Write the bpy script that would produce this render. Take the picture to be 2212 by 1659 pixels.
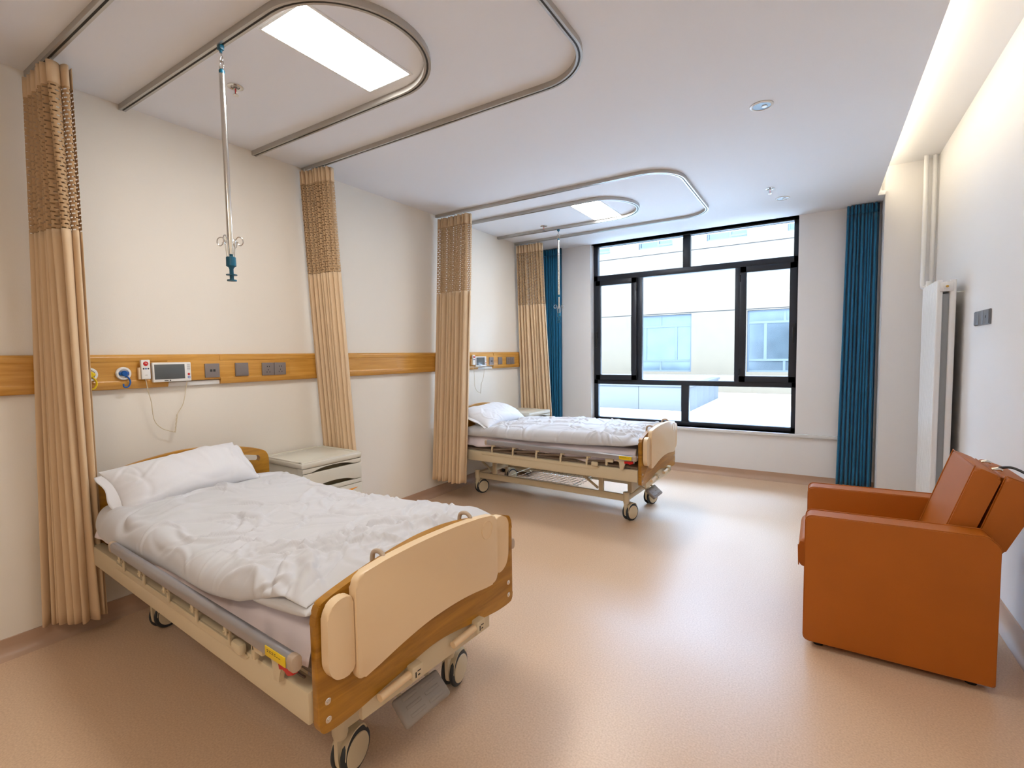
import bpy, bmesh, math, random
import numpy as np
from mathutils import Vector, Matrix, noise

for o in list(bpy.data.objects): bpy.data.objects.remove(o)
S = bpy.context.scene
COL = S.collection
PI = math.pi

# ------------------------------------------------------------------ camera
def make_camera():
    yaw, pitch, roll = .5632, .0605, -.0147
    F = Vector((-math.sin(yaw)*math.cos(pitch), math.cos(yaw)*math.cos(pitch), -math.sin(pitch)))
    Rt = Vector((math.cos(yaw), math.sin(yaw), 0)); U = Rt.cross(F)
    c, s = math.cos(roll), math.sin(roll)
    X = c*Rt + s*U; Up = c*U - s*Rt; B = -F
    m = Matrix(((X.x, Up.x, B.x, 0), (X.y, Up.y, B.y, 0), (X.z, Up.z, B.z, 1.5), (0, 0, 0, 1)))
    cd = bpy.data.cameras.new('camera'); cd.sensor_width = 36; cd.lens = 36*1054.7/2212
    cd.clip_start = .02; cd.clip_end = 200
    co = bpy.data.objects.new('camera', cd); COL.objects.link(co); co.matrix_world = m
    S.camera = co
make_camera()
S.view_settings.view_transform = 'Standard'; S.view_settings.look = 'None'
S.view_settings.gamma = 1; S.view_settings.use_curve_mapping = False
S.view_settings.exposure = 0.45

def lin(r, g, b):
    f = lambda v: (v/255)/12.92 if v/255 <= .04045 else ((v/255+.055)/1.055)**2.4
    return (f(r), f(g), f(b), 1)

# ------------------------------------------------------------------ world, sun, room lamps, added fill
W = bpy.data.worlds.new('world'); S.world = W; W.use_nodes = True
nt = W.node_tree; bg = nt.nodes['Background']
bg.inputs[0].default_value = (.46, .68, 1.0, 1); bg.inputs[1].default_value = 18.5

sd = bpy.data.lights.new('sun', 'SUN'); sd.energy = 5.0; sd.angle = .02; sd.color = (1, .95, .88)
so = bpy.data.objects.new('sun', sd); COL.objects.link(so)
so.rotation_euler = Vector((.35, .75, -.9)).to_track_quat('-Z', 'Y').to_euler()

def area(name, loc, size, energy, color, direction, sy=None):
    d = bpy.data.lights.new(name, 'AREA'); d.energy = energy; d.color = color
    d.shape = 'RECTANGLE'; d.size = size; d.size_y = sy or size
    o = bpy.data.objects.new(name, d); COL.objects.link(o); o.location = loc
    o.rotation_euler = Vector(direction).to_track_quat('-Z', 'Y').to_euler()
    return o
# warm LED strip lying on the edge of the dropped ceiling (runs along y), shining up into the cove
cove = area('cove_led_light', (.33, 1.9, 3.05), .03, 42, (1, .86, .60), (0, 0, 1), 8.0); cove.rotation_euler = (PI, math.radians(-25), 0)
# added fill light behind the camera, no lamp known there; lifts the near end
area('near_fill_light', (-.6, -.9, 2.95), .6, 19, (1, .86, .68), (0, 0, -1), .6)
PANEL_STRENGTH = 32

# ------------------------------------------------------------------ materials
def mat(name, col, rough=.5, metal=0, spec=.5, noise_amt=0, noise_scale=8, stretch=(1, 1, 1), col2=None,
        bump=0, bump_scale=60, coat=0, sheen=0, emit=None, es=0, detail=6, subsurf=0):
    m = bpy.data.materials.new(name); m.use_nodes = True
    n = m.node_tree; p = n.nodes['Principled BSDF']
    p.inputs['Base Color'].default_value = col; p.inputs['Roughness'].default_value = rough
    p.inputs['Metallic'].default_value = metal; p.inputs['Specular IOR Level'].default_value = spec
    p.inputs['Coat Weight'].default_value = coat; p.inputs['Sheen Weight'].default_value = sheen
    if emit: p.inputs['Emission Color'].default_value = emit; p.inputs['Emission Strength'].default_value = es
    if noise_amt or col2 or bump:
        tc = n.nodes.new('ShaderNodeTexCoord'); mp = n.nodes.new('ShaderNodeMapping')
        mp.inputs['Scale'].default_value = stretch; n.links.new(tc.outputs['Object'], mp.inputs[0])
    if noise_amt or col2:
        nz = n.nodes.new('ShaderNodeTexNoise'); nz.inputs['Scale'].default_value = noise_scale
        nz.inputs['Detail'].default_value = detail; n.links.new(mp.outputs[0], nz.inputs['Vector'])
        r = n.nodes.new('ShaderNodeValToRGB'); n.links.new(nz.outputs['Fac'], r.inputs[0])
        c2 = col2 or tuple(v*(1-noise_amt) for v in col[:3])+(1,)
        r.color_ramp.elements[0].position = .35; r.color_ramp.elements[1].position = .65
        r.color_ramp.elements[0].color = c2; r.color_ramp.elements[1].color = col
        n.links.new(r.outputs[0], p.inputs['Base Color'])
    if bump:
        b = n.nodes.new('ShaderNodeBump'); nb = n.nodes.new('ShaderNodeTexNoise')
        nb.inputs['Scale'].default_value = bump_scale; nb.inputs['Detail'].default_value = 4
        n.links.new(mp.outputs[0], nb.inputs['Vector']); n.links.new(nb.outputs['Fac'], b.inputs['Height'])
        b.inputs['Strength'].default_value = bump; b.inputs['Distance'].default_value = .01
        n.links.new(b.outputs[0], p.inputs['Normal'])
    return m

def wood(name, c1, c2, stretch, rough=.35, scale=5):
    m = mat(name, c1, rough, coat=.15)
    n = m.node_tree; p = n.nodes['Principled BSDF']
    tc = n.nodes.new('ShaderNodeTexCoord'); mp = n.nodes.new('ShaderNodeMapping'); mp.inputs['Scale'].default_value = stretch
    nz = n.nodes.new('ShaderNodeTexNoise'); nz.inputs['Scale'].default_value = scale; nz.inputs['Detail'].default_value = 8
    nz.inputs['Distortion'].default_value = .8; nz.inputs['Roughness'].default_value = .6
    r = n.nodes.new('ShaderNodeValToRGB')
    e = r.color_ramp.elements; e[0].position = .33; e[1].position = .62; e[0].color = c2; e[1].color = c1
    n.links.new(tc.outputs['Object'], mp.inputs[0]); n.links.new(mp.outputs[0], nz.inputs['Vector'])
    n.links.new(nz.outputs['Fac'], r.inputs[0]); n.links.new(r.outputs[0], p.inputs['Base Color'])
    return m

M = {}
M['wall'] = mat('wall_paint', lin(238, 236, 236), .75, bump=.04, bump_scale=180)
M['wall_warm_cast'] = mat('warm_cast_wall_paint', lin(238, 231, 219), .75, bump=.04, bump_scale=180)  # left wall: warm cast of the light put into the paint colour
M['ceiling'] = mat('ceiling_paint', lin(238, 238, 240), .85)
M['white_trim'] = mat('white_trim', lin(232, 232, 230), .45)
M['sill'] = mat('sill_stone', lin(232, 232, 232), .18)
M['base'] = mat('vinyl_skirting', lin(188, 156, 132), .4)
M['frame'] = mat('window_aluminium', lin(44, 48, 56), .38, .3)
M['frame_dark'] = mat('window_rubber', lin(22, 24, 28), .5)
M['wood'] = wood('bed_board_wood', lin(186, 132, 36), lin(150, 100, 18), (.9, .9, 7), .3, 3.2)
M['wood_edge'] = wood('board_edge_wood', lin(170, 112, 30), lin(140, 88, 16), (2, 2, 8), .35, 5)
M['rail_wood'] = wood('wall_rail_wood', lin(216, 160, 74), lin(196, 138, 54), (6, .5, 9), .35, 5)
M['cream'] = mat('cream_plastic', lin(242, 214, 174), .32)
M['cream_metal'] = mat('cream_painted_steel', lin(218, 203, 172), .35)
M['cream_dark'] = mat('dark_cream_steel', lin(190, 170, 150), .4)  # darker cream for deck panels, rail end caps and tray hooks
M['grey_rail'] = mat('grey_aluminium_rail', lin(170, 170, 176), .35, .55)
M['strut'] = mat('taupe_strut_metal', lin(140, 124, 112), .4, .4)
M['steel'] = mat('polished_steel', lin(215, 213, 208), .18, 1)
M['alu'] = mat('aluminium_track', lin(188, 184, 178), .32, .75)
M['slot'] = mat('track_slot', lin(52, 48, 42), .6)
M['rubber'] = mat('tyre_rubber', lin(48, 54, 60), .5)
M['black'] = mat('black_plastic', lin(16, 16, 18), .45)
M['yellow'] = mat('yellow_label', lin(240, 205, 20), .4)
M['red'] = mat('red_plastic', lin(205, 20, 22), .35)
M['blue'] = mat('blue_plastic', lin(22, 92, 172), .3)
M['teal'] = mat('teal_plastic', lin(8, 92, 120), .35)
M['orange'] = mat('orange_plastic', lin(238, 150, 30), .35)
M['white_plastic'] = mat('white_plastic', lin(236, 234, 230), .3)
M['grey_plastic'] = mat('taupe_socket_plastic', lin(134, 124, 120), .38, .1)
M['switch'] = mat('grey_switch_plastic', lin(112, 114, 122), .35, .1)
M['screen'] = mat('grey_screen', lin(92, 96, 98), .12)
M['ink'] = mat('dark_print', lin(50, 48, 46), .6)
M['cabinet'] = mat('cabinet_plastic', lin(216, 211, 197), .28)
M['cabinet_gap'] = mat('cabinet_recess_shade', lin(120, 108, 78), .6)
M['pedal'] = mat('grey_pedal_plastic', lin(150, 142, 136), .45)
M['radiator'] = mat('radiator_enamel', lin(236, 236, 238), .25)
M['radiator_in'] = mat('radiator_inner', lin(150, 154, 158), .4)
M['brass'] = mat('brass', lin(200, 160, 80), .3, 1)
M['led'] = mat('light_diffuser', (1, 1, 1, 1), .5, emit=(1, .985, .955, 1), es=PANEL_STRENGTH)
M['duvet'] = mat('duvet_cotton', lin(208, 208, 212), .75, sheen=.15, bump=.12, bump_scale=16)
M['pillow'] = mat('pillow_cotton', lin(224, 224, 228), .75, sheen=.15, bump=.12, bump_scale=18)
M['sheet'] = mat('lilac_sheet_cotton', lin(238, 228, 235), .8, sheen=.1, bump=.12, bump_scale=16)
M['curtain'] = mat('beige_curtain_cloth', lin(222, 192, 154), .8, sheen=.15, bump=.05, bump_scale=400)
M['blue_curtain'] = mat('teal_curtain_cloth', lin(14, 106, 148), .75, sheen=.15, bump=.05, bump_scale=400)
M['leather'] = mat('tan_leather', lin(182, 98, 6), .5, noise_amt=.08, noise_scale=4, bump=.12, bump_scale=320)
M['facade'] = mat('facade_stone', lin(86, 72, 54), .8, noise_amt=.06, noise_scale=3)
M['facade_line'] = mat('facade_joint', lin(60, 52, 48), .8)
M['facade_frame'] = mat('facade_window_frame', lin(58, 62, 66), .5)
M['facade_glass'] = mat('facade_glass', lin(54, 60, 62), .12, noise_amt=.35, noise_scale=1.2)
M['granite'] = mat('granite_planter', lin(76, 73, 70), .7, noise_amt=.3, noise_scale=90, detail=2)
M['hedge'] = mat('planter_soil_green', lin(120, 150, 140), .9, noise_amt=.3, noise_scale=20)
M['room_white'] = mat('opposite_curtain', lin(225, 228, 232), .8)
M['turq'] = mat('turquoise_cover', lin(90, 190, 215), .6)

def floor_mat():
    m = mat('floor_vinyl', lin(222, 188, 162), .3)
    n = m.node_tree; p = n.nodes['Principled BSDF']
    tc = n.nodes.new('ShaderNodeTexCoord')
    a = n.nodes.new('ShaderNodeTexNoise'); a.inputs['Scale'].default_value = 130; a.inputs['Detail'].default_value = 5
    b = n.nodes.new('ShaderNodeTexNoise'); b.inputs['Scale'].default_value = 1.2; b.inputs['Detail'].default_value = 3
    n.links.new(tc.outputs['Object'], a.inputs['Vector']); n.links.new(tc.outputs['Object'], b.inputs['Vector'])
    r = n.nodes.new('ShaderNodeValToRGB'); e = r.color_ramp.elements
    e[0].position = .3; e[1].position = .7; e[0].color = lin(212, 177, 145); e[1].color = lin(232, 201, 170)
    n.links.new(a.outputs['Fac'], r.inputs[0]); n.links.new(r.outputs[0], p.inputs['Base Color'])
    mr = n.nodes.new('ShaderNodeMapRange'); mr.inputs[1].default_value = .3; mr.inputs[2].default_value = .7
    mr.inputs[3].default_value = .30; mr.inputs[4].default_value = .38
    n.links.new(b.outputs['Fac'], mr.inputs[0]); n.links.new(mr.outputs[0], p.inputs['Roughness'])
    p.inputs['Specular IOR Level'].default_value = .6
    return m
M['floor'] = floor_mat()

def glass_mat(name, tint, gloss):
    m = bpy.data.materials.new(name); m.use_nodes = True; n = m.node_tree; n.nodes.clear()
    o = n.nodes.new('ShaderNodeOutputMaterial'); t = n.nodes.new('ShaderNodeBsdfTransparent'); g = n.nodes.new('ShaderNodeBsdfGlossy')
    t.inputs[0].default_value = tint; g.inputs['Roughness'].default_value = .02
    f = n.nodes.new('ShaderNodeFresnel'); f.inputs[0].default_value = gloss; x = n.nodes.new('ShaderNodeMixShader')
    n.links.new(f.outputs[0], x.inputs[0]); n.links.new(t.outputs[0], x.inputs[1]); n.links.new(g.outputs[0], x.inputs[2])
    n.links.new(x.outputs[0], o.inputs[0]); return m
M['glass'] = glass_mat('window_glass', (.97, .99, 1, 1), 1.25)

def net_mat():
    m = mat('beige_net_cloth', lin(192, 158, 118), .85)
    n = m.node_tree; p = n.nodes['Principled BSDF']; out = n.nodes['Material Output']
    uv = n.nodes.new('ShaderNodeUVMap'); sp = n.nodes.new('ShaderNodeSeparateXYZ'); n.links.new(uv.outputs[0], sp.inputs[0])
    def wrap(sock, pitch, lo, off=None):
        d = n.nodes.new('ShaderNodeMath'); d.operation = 'DIVIDE'; d.inputs[1].default_value = pitch; n.links.new(sock, d.inputs[0])
        src = d
        if off:
            ad = n.nodes.new('ShaderNodeMath'); ad.operation = 'ADD'; n.links.new(d.outputs[0], ad.inputs[0]); n.links.new(off.outputs[0], ad.inputs[1]); src = ad
        fr = n.nodes.new('ShaderNodeMath'); fr.operation = 'FRACT'; n.links.new(src.outputs[0], fr.inputs[0])
        g = n.nodes.new('ShaderNodeMath'); g.operation = 'GREATER_THAN'; g.inputs[1].default_value = lo; n.links.new(fr.outputs[0], g.inputs[0])
        return g, d
    gy, dy = wrap(sp.outputs[1], .0195, .66)
    fl = n.nodes.new('ShaderNodeMath'); fl.operation = 'FLOOR'; n.links.new(dy.outputs[0], fl.inputs[0])
    hf = n.nodes.new('ShaderNodeMath'); hf.operation = 'MULTIPLY'; hf.inputs[1].default_value = .5; n.links.new(fl.outputs[0], hf.inputs[0])
    gx, _ = wrap(sp.outputs[0], .028, .34, hf)
    mu = n.nodes.new('ShaderNodeMath'); mu.operation = 'MULTIPLY'; n.links.new(gx.outputs[0], mu.inputs[0]); n.links.new(gy.outputs[0], mu.inputs[1])
    t = n.nodes.new('ShaderNodeBsdfTransparent'); x = n.nodes.new('ShaderNodeMixShader')
    n.links.new(mu.outputs[0], x.inputs[0]); n.links.new(p.outputs[0], x.inputs[1]); n.links.new(t.outputs[0], x.inputs[2])
    n.links.new(x.outputs[0], out.inputs[0]); return m
M['net'] = net_mat()

def paving_mat():
    m = mat('paving_stone', lin(226, 226, 232), .7)
    n = m.node_tree; p = n.nodes['Principled BSDF']
    tc = n.nodes.new('ShaderNodeTexCoord'); br = n.nodes.new('ShaderNodeTexBrick')
    br.inputs['Scale'].default_value = 1; br.inputs['Brick Width'].default_value = 1.6; br.inputs['Row Height'].default_value = .9
    br.inputs['Mortar Size'].default_value = .012
    br.inputs['Color1'].default_value = lin(196, 190, 184); br.inputs['Color2'].default_value = lin(186, 182, 178); br.inputs['Mortar'].default_value = lin(130, 124, 120)
    n.links.new(tc.outputs['Object'], br.inputs['Vector']); n.links.new(br.outputs['Color'], p.inputs['Base Color']); return m
M['paving'] = paving_mat()

# ------------------------------------------------------------------ mesh helpers
def add_box(bm, x0, x1, y0, y1, z0, z1, bev=0, seg=2, mtx=None):
    b = bmesh.new(); bmesh.ops.create_cube(b, size=1)
    bmesh.ops.scale(b, vec=(abs(x1-x0), abs(y1-y0), abs(z1-z0)), verts=b.verts)
    bmesh.ops.translate(b, vec=((x0+x1)/2, (y0+y1)/2, (z0+z1)/2), verts=b.verts)
    if bev: bmesh.ops.bevel(b, geom=b.edges[:], offset=bev, segments=seg, profile=.5, affect='EDGES', clamp_overlap=True)
    if mtx: bmesh.ops.transform(b, matrix=mtx, verts=b.verts)
    merge(bm, b)
def merge(bm, b):
    me = bpy.data.meshes.new('tmp'); b.to_mesh(me); b.free(); bm.from_mesh(me); bpy.data.meshes.remove(me)
def frame_of(d):
    d = d.normalized(); a = Vector((0, 0, 1)) if abs(d.z) < .95 else Vector((1, 0, 0))
    u = d.cross(a).normalized(); return u, d.cross(u).normalized()
def add_tube(bm, pts, r, n=12, cap=True, closed=False, rs=None, flat=None):
    pts = [Vector(p) for p in pts]; L = len(pts); rings = []; u = None
    for i, p in enumerate(pts):
        if closed: d = pts[(i+1) % L]-pts[i-1]
        else: d = pts[min(i+1, L-1)]-pts[max(i-1, 0)]
        d.normalize()
        if u is None: u, v = frame_of(d)
        else:
            u = (u-d*u.dot(d)); u = u.normalized() if u.length > 1e-6 else frame_of(d)[0]; v = d.cross(u)
        rr = rs[i] if rs else r
        rings.append([bm.verts.new(p+(u*math.cos(a)+v*math.sin(a))*rr) for a in [2*PI*k/n for k in range(n)]])
    for i in range(L if closed else L-1):
        A, B = rings[i], rings[(i+1) % L]
        for k in range(n): bm.faces.new((A[k], A[(k+1) % n], B[(k+1) % n], B[k]))
    if cap and not closed:
        bm.faces.new(rings[0][::-1]); bm.faces.new(rings[-1])
def add_sweep(bm, pts, prof, closed=False):
    """sweep a closed (side, up) profile along a path lying in a horizontal plane"""
    pts = [Vector(p) for p in pts]; L = len(pts); rings = []
    for i, p in enumerate(pts):
        d = pts[min(i+1, L-1)]-pts[max(i-1, 0)]; d.normalize(); s = Vector((d.y, -d.x, 0))
        rings.append([bm.verts.new(p+s*a+Vector((0, 0, b))) for a, b in prof])
    n = len(prof)
    for i in range(L-1):
        for k in range(n): bm.faces.new((rings[i][k], rings[i][(k+1) % n], rings[i+1][(k+1) % n], rings[i+1][k]))
    bm.faces.new(rings[0][::-1]); bm.faces.new(rings[-1])
def add_lathe(bm, prof, o=(0, 0, 0), axis=(0, 0, 1), n=24):
    o = Vector(o); d = Vector(axis).normalized(); u, v = frame_of(d); rings = []
    for r, h in prof:
        if r < 1e-6: rings.append([bm.verts.new(o+d*h)])
        else: rings.append([bm.verts.new(o+d*h+(u*math.cos(2*PI*k/n)+v*math.sin(2*PI*k/n))*r) for k in range(n)])
    for A, B in zip(rings, rings[1:]):
        if len(A) == 1 and len(B) == 1: continue
        for k in range(n):
            a, a2, b, b2 = A[k % len(A)], A[(k+1) % len(A)], B[k % len(B)], B[(k+1) % len(B)]
            f = [a, a2, b2, b]; f2 = []
            for q in f:
                if q not in f2: f2.append(q)
            bm.faces.new(f2)
def rounded(pts, rad, seg=5):
    """round the corners of a 2D polygon"""
    out = []; n = len(pts)
    for i, p in enumerate(pts):
        r = rad[i] if isinstance(rad, (list, tuple)) else rad
        p = Vector(p); a = Vector(pts[i-1])-p; b = Vector(pts[(i+1) % n])-p
        if r <= 0: out.append(tuple(p)); continue
        rr = min(r, a.length*.48, b.length*.48); A = p+a.normalized()*rr; B = p+b.normalized()*rr
        for k in range(seg+1):
            t = k/seg; q = A*(1-t)**2+p*2*t*(1-t)+B*t*t; out.append(tuple(q))
    return out
def add_prism(bm, poly, h0, h1, mp=None, bev=0, holes=None, seg=2):
    """extrude a 2D polygon between h0 and h1; mp(a,b,h) maps to 3D"""
    mp = mp or (lambda a, b, h: (a, b, h))
    b = bmesh.new()
    def loop(pl, h): return [b.verts.new((p[0], p[1], h)) for p in pl]
    loops = [poly]+(holes or [])
    bot = [loop(l, h0) for l in loops]; top = [loop(l, h1) for l in loops]
    rim = []
    for A, B in zip(bot, top):
        n = len(A)
        for k in range(n): b.faces.new((A[k], A[(k+1) % n], B[(k+1) % n], B[k]))
    b.edges.ensure_lookup_table()
    for side in (bot, top):
        es = []
        for A in side:
            n = len(A)
            for k in range(n): es.append(b.edges.get((A[k], A[(k+1) % n])))
        rim += es
        if len(side) == 1: b.faces.new(side[0])
        else: bmesh.ops.triangle_fill(b, use_beauty=True, edges=es)
    if bev: bmesh.ops.bevel(b, geom=[e for e in rim if e.is_valid], offset=bev, segments=seg, profile=.5, affect='EDGES', clamp_overlap=True)
    for v in b.verts: v.co = Vector(mp(*v.co))
    bmesh.ops.recalc_face_normals(b, faces=b.faces)
    merge(bm, b)
def add_grid(bm, P, uv=None, closed_u=False):
    """P: array (n,m,3)"""
    n, m = P.shape[:2]; V = [[bm.verts.new(tuple(P[i, j])) for j in range(m)] for i in range(n)]
    lay = bm.loops.layers.uv.verify() if uv is not None else None
    for i in range(n-1):
        for j in range(m-1):
            f = bm.faces.new((V[i][j], V[i+1][j], V[i+1][j+1], V[i][j+1]))
            if lay:
                for l, (a, c) in zip(f.loops, ((i, j), (i+1, j), (i+1, j+1), (i, j+1))): l[lay].uv = uv[a, c]
    return V
def catmull(pts, k=8):
    P = [Vector(p) for p in pts]; P = [2*P[0]-P[1]]+P+[2*P[-1]-P[-2]]; out = []
    for i in range(1, len(P)-2):
        for j in range(k):
            t = j/k; a, b, c, d = P[i-1:i+3]
            out.append(.5*((2*b)+(c-a)*t+(2*a-5*b+4*c-d)*t*t+(3*b-a-3*c+d)*t**3))
    out.append(P[-2]); return out
def N(): return bmesh.new()

def obj(name, bm, m, parent=None, angle=35, solid=0):
    bmesh.ops.recalc_face_normals(bm, faces=bm.faces) if not solid else None
    me = bpy.data.meshes.new(name); bm.to_mesh(me); bm.free()
    for q in me.polygons: q.use_smooth = True
    me.set_sharp_from_angle(angle=math.radians(angle))
    for mm in (m if isinstance(m, list) else [m]): me.materials.append(mm)
    o = bpy.data.objects.new(name, me); COL.objects.link(o)
    if parent: o.parent = parent
    if solid:
        md = o.modifiers.new('thickness', 'SOLIDIFY'); md.thickness = solid; md.offset = 0
    return o
def thing(name, label, cat, loc=(0, 0, 0), rz=0, group=None):
    o = bpy.data.objects.new(name, None); COL.objects.link(o); o.empty_display_size = .1
    o.location = loc; o.rotation_euler = (0, 0, rz); tag(o, label, cat, group); return o
def tag(o, label, cat, group=None):
    o['label'] = label; o['category'] = cat
    if group: o['group'] = group
    return o
def struct(name, bm, m, parent=None, **k):
    o = obj(name, bm, m, parent, **k)
    if not parent: o['kind'] = 'structure'
    return o
def dup(root, label=None, loc=None, rz=None, group=None):
    def cp(o, par):
        c = o.copy(); COL.objects.link(c)
        if par: c.parent = par
        for ch in o.children: cp(ch, c)
        return c
    r = cp(root, None)
    if label: r['label'] = label
    if loc is not None: r.location = loc
    if rz is not None: r.rotation_euler = (0, 0, rz)
    if group: r['group'] = group
    return r
def box_obj(name, m, parent, *a, **k):
    bm = N(); add_box(bm, *a, **k); return obj(name, bm, m, parent)
def sub_box(name, m, parent, *a, **k): return box_obj(name, m, parent, *a, **k)

rng = np.random.default_rng(7)
def vnoise(x, y, seed=0):
    """smooth value noise on arrays"""
    xi, yi = np.floor(x).astype(int), np.floor(y).astype(int); fx, fy = x-xi, y-yi
    h = lambda a, b: (np.sin(a*127.1+b*311.7+seed*74.7)*43758.5453) % 1.0
    fx, fy = fx*fx*(3-2*fx), fy*fy*(3-2*fy)
    return (h(xi, yi)*(1-fx)+h(xi+1, yi)*fx)*(1-fy)+(h(xi, yi+1)*(1-fx)+h(xi+1, yi+1)*fx)*fy-.5

# ------------------------------------------------------------------ room shell
XL, XR, YB, YF, ZC, ZU = -3.474, .88, 6.318, -2.6, 2.981, 3.25
WX0, WX1, WZ0, WZ1 = -2.69, -.225, .560, ZC

bm = N(); add_box(bm, XL-.2, XR+.2, YF-.2, YB+.35, -.12, 0); struct('floor', bm, M['floor'])
bm = N()
add_box(bm, XL-.2, .44, YF, 5.97, ZC, ZC+.04); add_box(bm, XL-.2, .50, 5.97, YB+.35, ZC, ZC+.04)
struct('ceiling', bm, M['ceiling'])
bm = N(); add_box(bm, XL-.2, XR+.2, YF-.2, YB+.35, ZU, ZU+.15); add_box(bm, -.1, 0, YF, 6.2, ZC+.04, ZU); struct('ceiling', bm, M['ceiling'])  # upper ceiling; upright board is added, unseen, to stop cove light spilling
bm = N(); add_box(bm, XL-.2, XL, YF-.2, YB+.35, 0, ZU); struct('wall_left', bm, M['wall_warm_cast'])
bm = N(); add_box(bm, XR, XR+.2, YF-.2, YB+.35, 0, ZU); struct('wall_right', bm, M['wall'])
bm = N(); add_box(bm, XL, XR, YF-.2, YF, 0, ZU); struct('wall_front', bm, M['wall'])
bm = N()
T = YB+.30
add_box(bm, XL, WX0, YB, T, 0, ZU); add_box(bm, WX1, XR, YB, T, 0, ZU)
add_box(bm, WX0, WX1, YB, T, 0, WZ0); add_box(bm, WX0, WX1, YB, T, ZC, ZU)
struct('wall_back', bm, M['wall'])
bm = N(); add_box(bm, .50, XR, 6.0, YB, 0, ZU); struct('wall_column', bm, M['wall'])
# coved vinyl skirting
def skirting(name, p0, p1, inward, top=.097):
    p0, p1, w = Vector(p0), Vector(p1), Vector(inward); bm = N()
    prof = [(-.004, 0), (.055, 0), (.052, .003), (.036, .010), (.022, .022), (.013, .038), (.010, .055), (.010, top), (-.004, top)]
    A = [bm.verts.new(p0+w*a+Vector((0, 0, b))) for a, b in prof]; B = [bm.verts.new(p1+w*a+Vector((0, 0, b))) for a, b in prof]
    n = len(prof)
    for k in range(n): bm.faces.new((A[k], A[(k+1) % n], B[(k+1) % n], B[k]))
    bm.faces.new(A[::-1]); bm.faces.new(B); return struct(name, bm, M['base'], angle=50)
skirting('baseboard_left', (XL, YF, 0), (XL, YB, 0), (1, 0, 0))
skirting('baseboard_back', (XL, YB, 0), (.5, YB, 0), (0, -1, 0))
skirting('baseboard_right', (XR, YF, 0), (XR, 6.0, 0), (-1, 0, 0))
skirting('baseboard_column', (.5, 6.0, 0), (XR, 6.0, 0), (0, -1, 0))
bm = N(); add_box(bm, WX0+.002, WX1-.002, YB-.01, 6.46, WZ0-.03, WZ0, .002); add_box(bm, XL+.002, .497, YB-.030, YB+.004, WZ0-.036, WZ0, .004)
struct('window_sill', bm, M['sill'])

# ------------------------------------------------------------------ window
def window():
    root = bpy.data.objects.new('window_1', None); COL.objects.link(root); root['kind'] = 'structure'
    y0, y1 = 6.43, 6.50
    bm = N()
    def bar(a, b, c, d, ya=y0, yb=y1, bv=.004): add_box(bm, a, b, ya, yb, c, d, bv)
    X0, X1, Z0, Z1 = WX0, WX1, WZ0, ZC+.0
    bar(X0, X0+.062, Z0, Z1); bar(X1-.05, X1, Z0, Z1)
    bar(X0, X1, Z0, Z0+.050); bar(X0, X1, Z1-.022, Z1)
    bar(X0, X1, 2.49, 2.565); bar(X0, X1, 1.07, 1.135)
    bar(-1.49, -1.40, 2.56, Z1-.01, y0+.002, y1-.002); bar(-1.50, -1.405, Z0+.02, 1.08, y0+.002, y1-.002)
    bar(-2.075, -2.01, 1.10, 2.51, y0+.002, y1-.002); bar(-.88, -.80, 1.10, 2.51, y0+.002, y1-.002)
    struct('window_frame', bm, M['frame'], root)
    def sash(xa, xb, hx):
        bm = N()
        ya, yb = 6.405, 6.45
        w = .072
        add_box(bm, xa, xa+w, ya, yb, 1.13, 2.495, .004); add_box(bm, xb-w, xb, ya, yb, 1.13, 2.495, .004)
        add_box(bm, xa, xb, ya, yb, 1.13, 1.13+w, .004); add_box(bm, xa, xb, ya, yb, 2.495-w, 2.495, .004)
        s = struct('sash', bm, M['frame'], root)
        bm = N(); add_box(bm, hx-.014, hx+.014, 6.378, 6.408, 1.70, 1.80, .005); add_box(bm, hx-.011, hx+.011, 6.36, 6.378, 1.58, 1.76, .006)
        struct('sash_handle', bm, M['black'], s)
        for z in (1.25, 2.36):
            hb = N(); xh = xb if hx < (xa+xb)/2 else xa
            add_tube(hb, [(xh, 6.40, z-.04), (xh, 6.40, z+.04)], .009, 10); struct('hinge', hb, M['frame_dark'], s)
        g = N(); add_box(g, xa+w-.01, xb-w+.01, 6.427, 6.431, 1.19, 2.44); struct('pane', g, M['glass'], s)
    sash(-2.655, -2.075, -2.628); sash(-.825, -.235, -.262)
    for a, b, c, d in ((-2.63, -1.49, 2.56, 2.965), (-1.40, -.27, 2.56, 2.965), (-2.01, -.88, 1.13, 2.495), (-2.63, -1.50, .61, 1.075), (-1.405, -.27, .61, 1.075)):
        g = N(); add_box(g, a-.005, b+.005, 6.463, 6.467, c-.005, d+.005); struct('pane', g, M['glass'], root)
window()

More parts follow.
